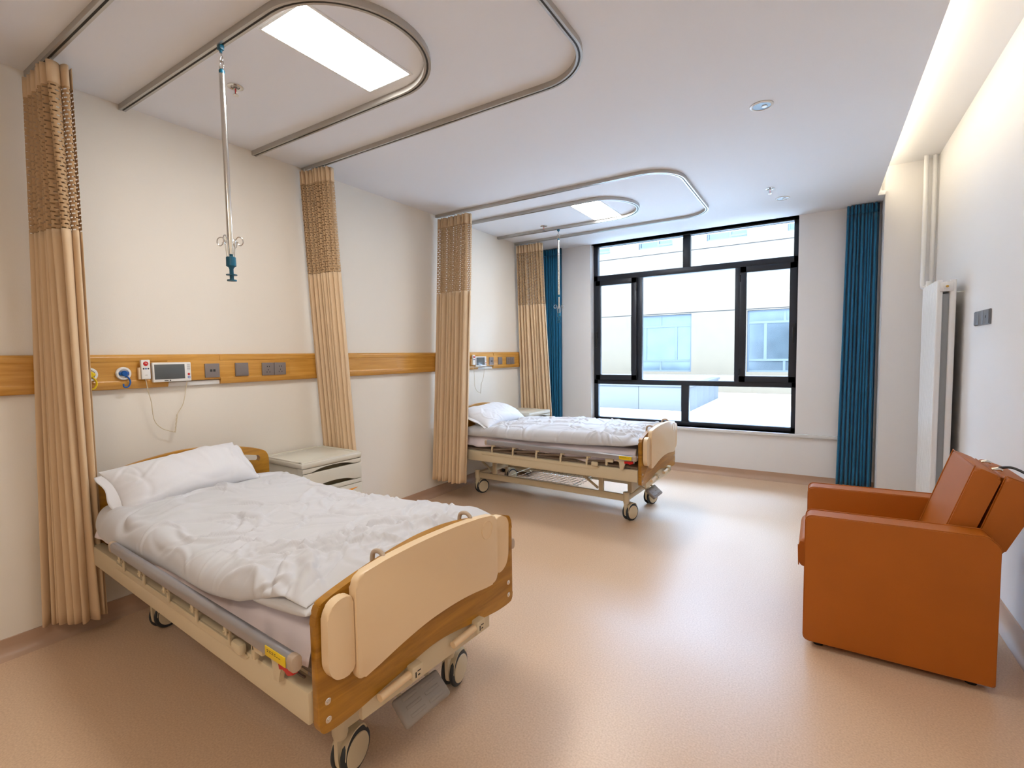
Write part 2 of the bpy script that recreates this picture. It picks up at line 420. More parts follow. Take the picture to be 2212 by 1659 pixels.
# ------------------------------------------------------------------ outside
bm = N(); add_box(bm, -45, 30, YB+.30, 45, -.2, -.02); struct('paving', bm, M['paving'])
def facade():
    t = thing('courtyard_building', 'pale stone building across the courtyard seen through the window', 'building', (0, 20, 0))
    bm = N(); add_box(bm, -30, 22, .25, 3, -.1, 9.5)
    # front skin pieces around the openings
    opens = [(-10.6, -8.15, .72, 2.99), (-6.72, -4.29, .72, 2.99), (-2.31, .12, .72, 2.99), (2.0, 4.4, .72, 2.99)]
    ups = [(-9.02, -7.62, 5.7, 7.6), (-6.38, -5.03, 5.7, 7.6), (-3.74, -2.35, 5.7, 7.6), (-1.05, .32, 5.7, 7.6), (1.6, 2.95, 5.7, 7.6)]
    def band(z0, z1, ops):
        x = -30
        for a, b, c, d in ops:
            add_box(bm, x, a, 0, .26, z0, z1); add_box(bm, a, b, 0, .26, z0, c); add_box(bm, a, b, 0, .26, d, z1); x = b
        add_box(bm, x, 22, 0, .26, z0, z1)
    band(-.1, 3.02, opens); band(3.05, 5.42, []); band(5.45, 9.5, ups)
    w = obj('facade_wall', bm, M['facade'], t)
    bm = N(); add_box(bm, -30, 22, .03, .2, 3.01, 3.06); add_box(bm, -30, 22, .03, .2, 5.41, 5.46); obj('joint', bm, M['facade_line'], t)
    bm = N(); add_box(bm, -30, 22, -.7, .02, -.1, .62, .02); obj('plinth', bm, M['facade'], t)
    for a, b, c, d in opens:
        f = N(); e = .06; y = (.10, .16)
        y2 = (.103, .157); add_box(f, a, a+e, *y, c, d); add_box(f, b-e, b, *y, c, d); add_box(f, a, b, *y2, c, c+e); add_box(f, a, b, *y2, d-e, d)
        y = (.097, .163)
        add_box(f, a, b, *y, 2.5, 2.58); add_box(f, a, b, *y, 1.12, 1.2)
        m_ = (a+b)/2; y = (.106, .154)
        add_box(f, m_-.04, m_+.04, *y, 2.5, d); add_box(f, m_-.04, m_+.04, *y, c, 1.2)
        add_box(f, a+.55, a+.65, *y, 1.15, 2.55); add_box(f, b-.65, b-.55, *y, 1.15, 2.55)
        fr = obj('window', f, M['facade_frame'], t)
        g = N(); add_box(g, a+.02, b-.02, .125, .135, c+.02, d-.02); obj('pane', g, M['facade_glass'], fr)
    for a, b, c, d in ups:
        f = N(); e = .06; y = (.06, .16)
        add_box(f, a, a+e, *y, c-.22, d); add_box(f, b-e, b, *y, c-.22, d); add_box(f, a, b, .063, .157, c, c+e); add_box(f, a, b, .063, .157, d-e, d)
        add_box(f, b-.62, b-.54, .066, .154, c, d); add_box(f, b-.54, b, .05, .15, c+.06, c+.14)
        fr = obj('window', f, M['facade_frame'], t)
        g = N(); add_box(g, a+.02, b-.02, .12, .13, c+.02, d-.02); obj('pane', g, M['facade_glass'], fr)
facade()
def planter():
    t = thing('granite_planter', 'low granite planter wall outside behind the lower left pane', 'planter', (-2.78, 12.85, -.02))
    bm = N()
    for i in range(7): add_box(bm, -1.32*(i+1)+.004, -1.32*i-.004, 0, .12, 0, .62, .006)
    for i in range(5): add_box(bm, -.12, 0, .12+.8*i+.004, .12+.8*(i+1)-.004, 0, .62, .006)
    obj('stone_cladding', bm, M['granite'], t)
    bm = N(); add_box(bm, -9.3, .03, -.03, .2, .62, .68, .01); add_box(bm, -.2, .03, .2, 4.2, .62, .68, .01); obj('coping', bm, M['granite'], t)
    bm = N(); add_box(bm, -9.2, -.12, .12, 4.1, .0, .60); obj('planting_bed', bm, M['hedge'], t)
planter()

# ------------------------------------------------------------------ wooden wall rail with its fittings
def wall_rail():
    t = thing('wall_rail', 'long wooden equipment rail running along the left wall behind both beds', 'wall rail', (XL, 0, 1.43))
    def seg(name, y0, y1, zb=-.100, zt=.102, d=.038):
        bm = N()
        poly = rounded([(0, zb), (d-.010, zb), (d, zb+.03), (d, zb+.045), (d-.004, zb+.05), (d-.004, zt-.045), (d, zt-.04), (d, zt-.014), (d-.014, zt), (0, zt)], .006, 3)
        add_prism(bm, poly, y0, y1, lambda a, b, h: (a+.0005, h, b), 0)
        return obj(name, bm, M['rail_wood'], t)
    def unit(off, first):
        # cut-out notch under the terminal
        seg('rail_board', off+1.035 if not first else -1.6, off+1.43)
        bm = N(); add_prism(bm, rounded([(0, -.068), (.034, -.068), (.034, .088), (.020, .102), (0, .102)], .004, 3), off+1.43, off+1.745, lambda a, b, h: (a+.0005, h, b)); obj('rail_board', bm, M['rail_wood'], t)
        bm = N(); add_box(bm, .001, .020, off+1.43, off+1.745, -.100, -.072, .002); obj('bracket', bm, M['white_plastic'], t)
    unit(0, True); seg('rail_board', 1.745, 4.70)
    bm = N(); add_prism(bm, rounded([(0, -.068), (.034, -.068), (.034, .088), (.020, .102), (0, .102)], .004, 3), 4.70, 5.02, lambda a, b, h: (a+.0005, h, b)); obj('rail_board', bm, M['rail_wood'], t)
    bm = N(); add_box(bm, .001, .020, 4.70, 5.02, -.100, -.072, .002); obj('bracket', bm, M['white_plastic'], t)
    seg('rail_board', 5.02, 5.78)
    for y0, y1 in ((1.56, 2.26), (4.84, 5.54)):       # raised cover strips
        bm = N(); add_box(bm, .034, .037, y0, y1, -.062, .058, .001); obj('cover_panel', bm, M['rail_wood'], t)
wall_rail()
XF = XL+.0385   # front plane of the rail

def gas_outlet(y, colm, label, nm):
    t = thing('gas_outlet', label, 'gas outlet', (XF, y, 1.422), 0, 'gas outlets on the wall rail')
    bm = N(); add_lathe(bm, [(0, 0), (.038, 0), (.038, .008), (.034, .012), (.026, .012), (.024, .006), (0, .006)], axis=(1, 0, 0), n=32); obj('ring', bm, M['white_plastic'], t)
    bm = N(); add_lathe(bm, [(0, .004), (.0265, .004), (.0265, .0065), (0, .0065)], axis=(1, 0, 0), n=32); obj('recess', bm, M['steel'], t)
    bm = N(); add_lathe(bm, [(0, .006), (.017, .006), (.017, .024), (.013, .028), (0, .028)], axis=(1, 0, 0), n=24)
    add_box(bm, .008, .020, -.024, .024, -.009, .009, .003)
    obj('plug', bm, colm, t)
    bm = N(); add_tube(bm, catmull([(.012, .008, -.012), (.016, .022, -.030), (.018, .026, -.055), (.018, .014, -.078), (.016, -.004, -.078), (.014, -.006, -.06)], 6), .0045, 8); obj('strap', bm, colm, t)
    return t
gas_outlet(1.197, M['blue'], 'round white gas outlet with blue plug and blue strap beside the call handset', 1)
gas_outlet(1.040, M['yellow'], 'round white gas outlet with yellow plug, half hidden by the nearest beige curtain', 2)

def handset(y, label):
    t = thing('call_handset', label, 'call handset', (XF, y, 1.38), 0, 'call handsets')
    box_obj('holder', M['cream'], t, 0, .022, -.034, .020, .004, .075, .004)
    bm = N(); add_box(bm, .012, .034, -.024, .024, .004, .120, .005); h = obj('handset', bm, M['white_plastic'], t)
    bm = N(); add_lathe(bm, [(0, 0), (.0135, 0), (.012, .004), (0, .005)], (.0335, 0, .097), (1, 0, 0), 24); b = obj('call_button', bm, M['red'], h)
    bm = N(); add_tube(bm, [(.0386, -.006, .1005), (.0388, .001, .1000), (.0386, .006, .094)], .0016, 6); obj('phone_symbol', bm, M['white_plastic'], b)
    for i, dy in enumerate((-.012, 0, .012)):
        bm = N(); add_lathe(bm, [(0, 0), (.0048, 0), (.004, .002), (0, .0025)], (.0338, dy, .067), (1, 0, 0), 12); obj('button', bm, [M['ink'], M['blue'], M['ink']][i], h)
    bm = N(); add_box(bm, .0338, .0346, -.006, .006, .028, .030); obj('mark', bm, M['grey_plastic'], h)
    pts = [(.022, 0, .004), (.020, .009, -.066), (.012, .026, -.138), (.010, .036, -.245), (.010, .075, -.303), (.010, .146, -.338), (.012, .163, -.279), (.012, .163, -.224), (.016, .200, -.154), (.020, .226, -.02)]
    bm = N(); add_tube(bm, catmull(pts[:6], 8), .0022, 8); add_tube(bm, catmull(pts[7:], 8), .0022, 8)
    coil = [Vector(pts[5]).lerp(Vector(pts[7]), k/80)+Vector((math.cos(k*1.1)*.0035, math.sin(k*1.1)*.0035, 0)) for k in range(81)]
    add_tube(bm, coil, .0018, 6)
    obj('cord', bm, M['cream_metal'], t)
handset(1.300, 'white call handset with red button and looping cord above the near bed')

def terminal(y, label):
    t = thing('bedside_terminal', label, 'wall terminal', (XF, y, 1.362), 0, 'bedside terminals on the rail')
    bm = N(); add_box(bm, 0, .026, 0, .214, 0, .120, .005); obj('casing', bm, M['white_plastic'], t)
    bm = N(); add_box(bm, .0255, .0275, .009, .176, .017, .108, .001); obj('screen', bm, M['screen'], t)
    bm = N(); add_lathe(bm, [(0, 0), (.0075, 0), (.0065, .0025), (0, .003)], (.0258, .199, .044), (1, 0, 0), 20); r = obj('call_button', bm, M['red'], t)
    bm = N(); add_lathe(bm, [(.0045, 0), (.0075, 0), (.0075, .0015), (.0045, .0015)], (.0258, .199, .024), (1, 0, 0), 20); obj('round_button', bm, M['blue'], t)
    bm = N()
    for k in range(7): add_box(bm, .0258, .0266, .190, .208, .070+k*.006, .072+k*.006)
    obj('speaker_slots', bm, M['grey_plastic'], t)
    bm = N(); add_box(bm, .0258, .0266, .060, .082, .006, .0105); add_lathe(bm, [(0, 0), (.004, 0), (.004, .001), (0, .001)], (.0258, .092, .0085), (1, 0, 0), 12); obj('mark', bm, M['ink'], t)
handset(4.572, 'white call handset of the far bed, at the right edge of the full-length beige curtain')
terminal(1.337, 'white bedside screen terminal on the rail above the near bed')
terminal(4.617, 'white bedside screen terminal on the rail above the far bed')

def plate(y, z, s, kind, label, grp, d=.011):
    t = thing('wall_socket', label, 'wall socket', (XF-.002, y, z), 0, grp)
    bm = N(); add_box(bm, 0, d, 0, s, 0, s, .003); p = obj('plate', bm, M['grey_plastic'], t)
    bm = N(); c = s/2
    if kind == 'data':
        for dy in (-.016, .004): add_box(bm, d-.0005, d+.0006, c+dy, c+dy+.014, c-.008, c+.008)
        obj('port', bm, M['ink'], t)
    elif kind == 'power':
        for dy, dz, w, h in ((-.010, .018, .005, .009), (.006, .018, .005, .009), (-.0025, -.006, .004, .010), (-.013, -.022, .004, .009), (.009, -.022, .004, .009)):
            add_box(bm, d-.0005, d+.0006, c+dy, c+dy+w, c+dz-h/2, c+dz+h/2)
        obj('pin_holes', bm, M['black'], t)
    else:
        add_box(bm, d-.001, d+.003, .006, s-.006, .006, s-.006, .002); obj('rocker', bm, M['grey_plastic'], t)
for off, who in ((0, 'near'), (3.275, 'far')):
    g = 'wall sockets above the %s bed' % who
    plate(off+1.643, 1.376, .093, 'data', 'square taupe data socket right of the screen terminal above the %s bed' % who, g)
    plate(off+1.841, 1.377, .092, 'blank', 'square taupe rocker switch in the middle of the row above the %s bed' % who, g)
    plate(off+2.033, 1.374, .092, 'power', 'left one of the paired taupe power sockets above the %s bed' % who, g)
    plate(off+2.128, 1.374, .092, 'power', 'right one of the paired taupe power sockets above the %s bed' % who, g)

# ------------------------------------------------------------------ ceiling fixtures
def ceiling_light(x, y, label):
    t = thing('ceiling_light', label, 'ceiling light', (x, y, ZC), 0, 'recessed ceiling lights')
    bm = N(); w, l, e = .150, .312, .014
    for a in ((-w-e, -w, -l-e, l+e), (w, w+e, -l-e, l+e), (-w, w, -l-e, -l), (-w, w, l, l+e)): add_box(bm, a[0], a[1], a[2], a[3], -.006, .001, .001)
    obj('frame', bm, M['white_trim'], t)
    bm = N(); add_box(bm, -w, w, -l, l, -.004, -.001); obj('diffuser', bm, M['led'], t)
ceiling_light(-2.005, 1.66, 'bright rectangular ceiling light above the near bed')
ceiling_light(-1.995, 4.86, 'bright rectangular ceiling light above the far bed')

def arc(cx, cy, r, a0, a1, n=14): return [(cx+r*math.cos(math.radians(a0+(a1-a0)*k/n)), cy+r*math.sin(math.radians(a0+(a1-a0)*k/n))) for k in range(n+1)]
def track(path, label, h=.028, w=.014, nm='curtain_track'):
    t = thing(nm, label, 'ceiling track', (0, 0, ZC), 0, 'ceiling tracks')
    p3 = [(a, b, 0) for a, b in path]
    prof = [(-w, 0), (w, 0), (w, -h), (.005, -h), (.005, -h+.010), (-.005, -h+.010), (-.005, -h), (-w, -h)]
    bm = N(); add_sweep(bm, p3, prof); obj('rail', bm, M['alu'], t, angle=40)
    bm = N(); add_sweep(bm, p3, [(-.0052, -h+.003), (.0052, -h+.003), (.0052, -h+.009), (-.0052, -h+.009)]); obj('slot', bm, M['slot'], t)
def loop(ya, yb, xo, r, x0=XL+.002):
    return [(x0, ya)]+[(x0+(xo-r-x0)*k/6, ya) for k in range(1, 6)]+arc(xo-r, ya+r, r, -90, 0)+arc(xo-r, yb-r, r, 0, 90)+[(x0+(xo-r-x0)*k/6, yb) for k in range(5, -1, -1)]
track(loop(.885, 2.465, -1.0, .30), 'outer curtain track looping around the near bed', w=.016)
track(loop(4.045, 5.625, -1.005, .30), 'outer curtain track looping around the far bed', w=.016)
track(loop(1.285, 2.07, -1.6, .39), 'inner drip stand track, U-shaped, around the ceiling light over the near bed', h=.03, w=.017)
track(loop(4.45, 5.215, -1.57, .38), 'inner drip stand track, U-shaped, around the ceiling light over the far bed', h=.03, w=.017)

def sprinkler(x, y, label, pendant=True):
    t = thing('sprinkler', label, 'sprinkler', (x, y, ZC), 0, 'fire sprinklers')
    bm = N(); add_lathe(bm, [(.022, 0), (.040, -.001), (.040, -.004), (.030, -.007), (.022, -.004)], n=28); obj('flange', bm, M['steel'], t)
    bm = N(); add_tube(bm, [(0, 0, 0), (0, 0, -.014)], .010, 14)
    for s in (-1, 1): add_tube(bm, [(s*.009, 0, -.012), (s*.011, 0, -.028), (s*.004, 0, -.044)], .0022, 6)
    obj('body', bm, M['steel'], t)
    bm = N(); add_tube(bm, [(0, 0, -.014), (0, 0, -.040)], .0028, 8); obj('bulb', bm, M['red'], t)
    bm = N(); add_lathe(bm, [(0, -.044), (.014, -.044), (.015, -.047), (0, -.047)], n=20); obj('deflector', bm, M['steel'], t)
sprinkler(-2.73, 1.54, 'sprinkler head beside the near drip stand')
sprinkler(-2.74, 5.08, 'sprinkler head above the far drip stand')
sprinkler(-.42, 5.14, 'sprinkler head on the open ceiling near the far downlight')
def downlight(x, y, label):
    t = thing('downlight', label, 'downlight', (x, y, ZC), 0, 'round ceiling downlights')
    bm = N(); add_lathe(bm, [(.050, -.001), (.066, -.001), (.066, -.003), (.054, -.007), (.050, -.004)], n=36); obj('trim_ring', bm, M['white_plastic'], t)
    bm = N(); add_lathe(bm, [(0, -.0012), (.051, -.0012), (.051, -.0035), (.020, -.0028), (0, -.0028)], n=36); obj('reflector', bm, mat('dark_reflector', lin(34, 38, 36), .3, .2), t)
    bm = N(); add_lathe(bm, [(0, -.003), (.017, -.003), (.015, -.006), (0, -.007)], (.014, .01, 0), n=20); obj('bulb', bm, M['white_plastic'], t)
downlight(-.33, 3.40, 'round unlit downlight in the middle of the open ceiling')
downlight(-.34, 5.53, 'round unlit downlight nearest the window')

def drip_stand(x, y, label, two=False):
    t = thing('drip_stand', label, 'drip stand', (x, y, ZC-.03), 0, 'ceiling-hung drip stands')
    bm = N(); add_box(bm, -.013, .013, -.011, .011, -.020, .004, .003); add_tube(bm, [(0, 0, -.018), (0, 0, -.032)], .006, 10); obj('glider', bm, M['teal'], t)
    bm = N(); add_tube(bm, catmull([(0, 0, -.030), (.004, 0, -.045), (.012, 0, -.062), (0, 0, -.074), (-.012, 0, -.062), (-.002, 0, -.045)], 5), .0022, 8); obj('hook', bm, M['steel'], t)
    bm = N(); add_tube(bm, [(math.cos(a)*.017, 0, -.088+math.sin(a)*.020) for a in [2*PI*k/24 for k in range(24)]], .0025, 8, closed=True); obj('ring', bm, M['steel'], t)
    z0 = -.106
    bm = N(); add_lathe(bm, [(0, z0+.002), (.006, z0+.002), (.0125, z0-.006), (.0125, z0-.024), (0, z0-.024)], n=18); obj('cap', bm, M['teal'], t)
    zm = z0-.66; zb = z0-.86
    bm = N(); add_tube(bm, [(0, 0, z0-.02), (0, 0, zm if two else zb+.01)], .0125, 20); obj('outer_tube', bm, M['steel'], t)
    bm = N(); add_tube(bm, [(0, 0, zm), (0, 0, zb-.02)], .008, 16); obj('inner_tube', bm, M['steel'], t)
    bm = N() if two else None
    if two: add_lathe(bm, [(0, zm+.01), (.0135, zm+.008), (.0135, zm-.02), (0, zm-.022)], n=18); obj('collar', bm, M['teal'], t)
    z = zb
    bm = N(); add_lathe(bm, [(0, z+.045), (.010, z+.045), (.010, z), (.021, z-.004), (.022, z-.045), (.012, z-.052), (.009, z-.060), (.009, z-.110), (0, z-.110)], n=22)
    add_lathe(bm, [(0, z-.085), (.024, z-.085), (.024, z-.089), (0, z-.089)], n=22); add_lathe(bm, [(0, z-.110), (.021, z-.110), (.021, z-.116), (0, z-.117)], n=22)
    obj('grip', bm, M['teal'], t)
    for k in range(4):
        a = math.radians(35+90*k); c, s = math.cos(a), math.sin(a)
        path = [(.015, -.03), (.020, .030), (.024, .070), (.038, .090), (.056, .084), (.060, .064), (.048, .050), (.036, .058), (.035, .068)]
        bm = N(); add_tube(bm, catmull([(r*c, r*s, z+h) for r, h in path], 5), .0024, 8); obj('bag_hook', bm, M['steel'], t)
drip_stand(-2.385, 1.285, 'steel and teal drip hook pole hanging over the near bed')
drip_stand(-2.62, 5.215, 'steel and teal drip hook pole hanging in front of the left blue curtain', True)

# ------------------------------------------------------------------ curtains
def curtain(name, label, cat, group, top, bot, z1, z0, npl, amp_t, amp_b, seed, net=True, cloth=None, netd=(.10, .78), hooks=True, skew=0):
    top = catmull([(a, b, 0) for a, b in top], 12); bot = catmull([(a, b, 0) for a, b in bot], 12)
    def even(P, n):
        P = np.array([tuple(p) for p in P]); d = np.r_[0, np.cumsum(np.linalg.norm(np.diff(P, axis=0), axis=1))]; s = np.linspace(0, d[-1], n)
        return np.stack([np.interp(s, d, P[:, i]) for i in range(2)], 1)
    n = npl*16+1; A, B = even(top, n), even(bot, n)
    r = np.random.default_rng(seed); s = np.linspace(0, 1, n)
    ph = np.interp(s, np.linspace(0, 1, npl+1), np.arange(npl+1)+np.r_[0, r.uniform(-.28, .28, npl-1), 0])
    am = np.interp(s, np.linspace(0, 1, npl+1), r.uniform(.65, 1.25, npl+1))
    def surf(h):
        # h 0 top .. 1 bottom
        e = h**1.15
        P = A*(1-e)+B*e
        T = np.gradient(P, axis=0); T /= np.linalg.norm(T, axis=1)[:, None]+1e-9; Nn = np.stack([T[:, 1], -T[:, 0]], 1)
        amp = (amp_t*(1-h)+amp_b*h)*am
        wob = .10*np.sin(h*2.3+seed+s*9)+.06*np.sin(h*5+s*17+seed)
        q = (ph+wob*min(1, h*3))*2*PI
        w = np.sin(q)+.15*np.sin(q*.5+seed); pitch = np.sum(np.linalg.norm(np.diff(P, axis=0), axis=1))/npl
        off = amp*w; side = -.175*pitch*np.cos(q)*np.minimum(1, np.minimum(s, 1-s)*npl*1.5)
        return P+Nn*off[:, None]+T*side[:, None]
    H = z1-z0
    def zrow(h):
        return z1-h*H
    t = thing(name, label, cat, (float(A[:, 0].mean()), float(A[:, 1].mean()), 0), 0, group); o = np.array([A[:, 0].mean(), A[:, 1].mean()])
    def panel(nm, ha, hb, rows, m, sol=.0016):
        hs = np.linspace(ha, hb, rows); P = np.zeros((n, rows, 3)); uv = np.zeros((n, rows, 2))
        for j, h in enumerate(hs):
            q = surf(h); P[:, j, :2] = q-o; P[:, j, 2] = zrow(h)+(.006*np.sin(s*40+seed) if h == 1 else 0)
            q0 = surf(.3); L = np.r_[0, np.cumsum(np.linalg.norm(np.diff(q0, axis=0), axis=1))]; uv[:, j, 0] = L; uv[:, j, 1] = h*H
        bm = N(); add_grid(bm, P, uv); return obj(nm, bm, m, t, angle=180, solid=sol)
    cloth = cloth or M['curtain']
    if net:
        a, b = netd[0]/H, netd[1]/H
        panel('header_band', 0, a, 4, cloth); panel('net_panel', a, b, 16, M['net'], 0); panel('cloth_panel', b, 1, 40, cloth)
    else:
        panel('header_band', 0, .09/H, 4, cloth); panel('cloth_panel', .09/H, 1, 40, cloth)
    if hooks:
        q = surf(.01)
        for k in range(npl//2):
            i = min(n-1, int((2*k+.9)/npl*n)); tx, ty = A[i]-o
            bm = N(); add_tube(bm, [(tx, ty, ZC-.022), (tx, ty, z1+.004), (q[i][0]-o[0], q[i][1]-o[1], z1-.02)], .0022, 6); obj('curtain_hook', bm, M['white_plastic'], t)
    return t
pg = 'beige privacy curtains with net tops'
X0 = XL+.035
curtain('privacy_curtain', 'beige privacy curtain nearest the camera, gathered at the left edge against the wall', 'curtain', pg,
        [(X0, .875), (-3.33, .885), (-3.2, .885), (-3.14, .90), (-3.13, .96)], [(X0+.0, .78), (-3.40, .84), (-3.33, .88), (-3.28, .925), (-3.305, 1.0)], 2.93, .115, 9, .030, .034, 3)
curtain('privacy_curtain', 'beige privacy curtain gathered behind the near bedside cabinet', 'curtain', pg,
        [(X0, 2.42), (-3.38, 2.445), (-3.25, 2.465), (-3.15, 2.475)], [(X0+.02, 2.58), (-3.36, 2.585), (-3.22, 2.585), (-3.06, 2.57)], 2.93, .12, 9, .040, .034, 5)
curtain('privacy_curtain', 'beige privacy curtain hanging full length left of the far bed head', 'curtain', pg,
        [(X0, 4.05), (-3.30, 4.045), (-3.12, 4.04), (-3.02, 4.03)], [(X0+.01, 3.87), (-3.35, 3.86), (-3.2, 3.86), (-3.03, 3.86)], 2.93, .20, 9, .040, .048, 8)
curtain('privacy_curtain', 'beige privacy curtain gathered behind the far bedside cabinet by the left blue curtain', 'curtain', pg,
        [(X0, 5.62), (-3.33, 5.62), (-3.2, 5.625), (-3.06, 5.62)], [(X0+.02, 5.69), (-3.3, 5.69), (-3.15, 5.70), (-2.95, 5.70)], 2.93, .12, 9, .040, .034, 11)
bgp = 'blue window curtains'
curtain('window_curtain', 'teal blue curtain hanging left of the window', 'curtain', bgp,
        [(-3.40, 6.235), (-3.3, 6.235), (-3.18, 6.235), (-3.09, 6.235)], [(-3.40, 6.235), (-3.3, 6.235), (-3.2, 6.235), (-3.10, 6.235)], 2.972, .06, 8, .028, .030, 21, net=False, cloth=M['blue_curtain'], hooks=False)
curtain('window_curtain', 'teal blue curtain hanging right of the window beside the pillar', 'curtain', bgp,
        [(.205, 6.215), (.3, 6.215), (.4, 6.215), (.475, 6.215)], [(.165, 6.215), (.28, 6.215), (.38, 6.215), (.475, 6.215)], 2.972, .06, 9, .030, .036, 25, net=False, cloth=M['blue_curtain'], hooks=False)

# ------------------------------------------------------------------ hospital bed  (local: x=-u towards head, y=v, foot face at x=0)
def arch(pts, k=10): return [tuple(p)[:2] for p in catmull([(a, b, 0) for a, b in pts], k)]
def make_bed(label, loc, rz):
    t = thing('hospital_bed', label, 'hospital bed', loc, rz, 'hospital beds')
    yz = lambda a, b, h: (h, a, b)     # polygon in (y,z), extruded along x
    # footboard
    top = arch([(.488, .72), (.478, .765), (.448, .79), (.3, .825), (.12, .852), (0, .858), (-.12, .852), (-.3, .825), (-.448, .79), (-.478, .765), (-.488, .72)])
    low = arch([(-.488, .43), (-.478, .398), (-.45, .388), (-.36, .39), (-.2, .412), (0, .436), (.2, .412), (.36, .39), (.45, .388), (.478, .398), (.488, .43)])
    bm = N(); add_prism(bm, top+low, -.030, 0, yz, .006); fb = obj('footboard', bm, [M['wood']], t)
    for s in (-1, 1):
        for z in (.482, .426):
            bm = N(); add_lathe(bm, [(.004, .0015), (.0085, .0015), (.0105, .0), (.0, 0)], (.0, s*.455, z), (1, 0, 0), 18); add_lathe(bm, [(0, .0), (.0045, .0), (.0045, .0035), (0, .004)], (0, s*.455, z), (1, 0, 0), 12)
            obj('bolt', bm, M['steel'], fb)
    # headboard
    top = arch([(.475, .80), (.468, .845), (.435, .875), (.3, .915), (.12, .955), (0, .962), (-.12, .957), (-.3, .93), (-.435, .905), (-.468, .88), (-.475, .80)])
    top = arch([(.475, .79), (.468, .84), (.43, .878), (.3, .918), (.12, .948), (0, .955), (-.12, .948), (-.3, .918), (-.43, .878), (-.468, .84), (-.475, .79)])
    low = [(-.475, .44), (-.45, .40), (.45, .40), (.475, .44)]
    holes = [rounded([(s*.27, .832), (s*.41, .805), (s*.41, .842), (s*.27, .872)], .017, 4) for s in (-1, 1)]
    bm = N(); add_prism(bm, top+low, -2.08, -2.05, yz, .005, holes=holes); obj('headboard', bm, M['wood'], t)
    # upper frame
    for s in (-1, 1):
        bm = N(); add_box(bm, -2.05, -.031, s*.5, s*.448, .419, .521, .006); add_prism(bm, rounded([(-1.66, .492), (-.40, .492), (-.37, .508), (-.40, .520), (-1.66, .520)], .006, 3), s*.498, s*.5045, lambda a, b, h: (a, h, b), .0015)
        obj('side_beam', bm, M['cream_metal'], t)
    for u in (.045, .75, 1.35, 2.02):
        bm = N(); add_box(bm, -u-.02, -u+.02, -.466, .466, .43, .50, .004); obj('cross_beam', bm, M['cream_metal'], t)
    bm = N(); add_box(bm, -.012, -.03, -.33, .33, .335, .425, .004); obj('end_beam', bm, M['cream_metal'], t)
    # slatted deck panels
    for a, b in ((.05, .60), (.62, 1.02), (1.04, 1.28), (1.30, 2.0)):
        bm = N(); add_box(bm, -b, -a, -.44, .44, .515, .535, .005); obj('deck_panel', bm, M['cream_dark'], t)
    # base frame
    for s in (-1, 1):
        bm = N(); add_box(bm, -1.90, -.20, s*.265, s*.295, .180, .240, .004); obj('base_beam', bm, M['cream_metal'], t)
        for u in (.45, 1.66):
            bm = N(); add_box(bm, -u-.022, -u+.022, s*.262, s*.292, .238, .42, .003); obj('upright', bm, M['cream_metal'], t)
            d = 1 if u < 1 else -1
            bm = N(); add_tube(bm, [(-u-.05*1, s*.24, .25), (-u-.32, s*.24, .43)], .012, 8); obj('brace', bm, M['cream_metal'], t)
    for u in (.21, 1.89):
        bm = N(); add_box(bm, -u-.025, -u+.025, -.275, .275, .19, .235, .004); add_box(bm, -u-.02, -u+.02, -.20, .20, .235, .43, .003) if u < 1 else None
        obj('base_crossbar', bm, M['cream_metal'], t)
    # wire basket
    bm = N()
    for k in range(15): add_tube(bm, [(-.78-k*.05, -.24, .235), (-.78-k*.05, -.24, .20), (-.78-k*.05, .24, .20), (-.78-k*.05, .24, .235)], .0025, 6)
    for k in range(9): add_tube(bm, [(-.76, -.24+k*.06, .202), (-1.50, -.24+k*.06, .202)], .0025, 6)
    for s in (-1, 1): add_tube(bm, [(-.76, s*.24, .237), (-1.50, s*.24, .237)], .004, 8)
    for u in (.76, 1.50): add_tube(bm, [(-u, -.24, .237), (-u, .24, .237)], .004, 8)
    obj('wire_basket', bm, M['steel'], t)
    # casters: the wheel trails sideways (+y)
    def caster(u, s):
        c = N(); x, y = -u, s*.28
        add_lathe(c, [(0, .262), (.028, .262), (.028, .172), (.024, .168), (.024, .158), (0, .158)], (x, y, 0), n=20)
        rot = lambda q: bmesh.ops.rotate(q, cent=(x, y, 0), matrix=Matrix.Rotation(math.radians(14), 3, 'Z'), verts=q.verts)
        r = obj('caster', c, M['cream_metal'], t)
        f = N(); q = rounded([(-.024, .165), (.022, .165), (.03, .13), (.075, .09), (.078, .065), (.05, .05), (.01, .04), (-.018, .05), (-.024, .09)], .012, 4)
        add_prism(f, q, x-.008, x+.008, lambda a, b, h: (h, y+a, b), .003)
        guard = arch([(-.015, .085), (-.002, .13), (.035, .158), (.085, .155), (.105, .13)], 6)
        add_prism(f, guard+[(p[0]*.96+.002, p[1]-.006) for p in guard[::-1]], x-.032, x+.032, lambda a, b, h: (h, y+a, b))
        rot(f); obj('fork', f, M['cream_metal'], r)
        for d in (-1, 1):
            w = N(); add_lathe(w, [(0, -.010), (.066, -.010), (.074, -.007), (.0765, 0), (.074, .007), (.067, .010), (.0, .010)], (x+d*.021, y+.052, .0765), (1, 0, 0), 40); rot(w); wo = obj('wheel', w, M['rubber'], r)
            h = N(); add_lathe(h, [(0, .0), (.056, .0), (.060, .002), (.058, .005), (.03, .008), (0, .009)], (x+d*.0305, y+.052, .0765), (d, 0, 0), 40); rot(h); obj('hub_cap', h, M['cream_metal'], wo)
    for u in (.21, 1.89):
        for s in (-1, 1): caster(u, s)
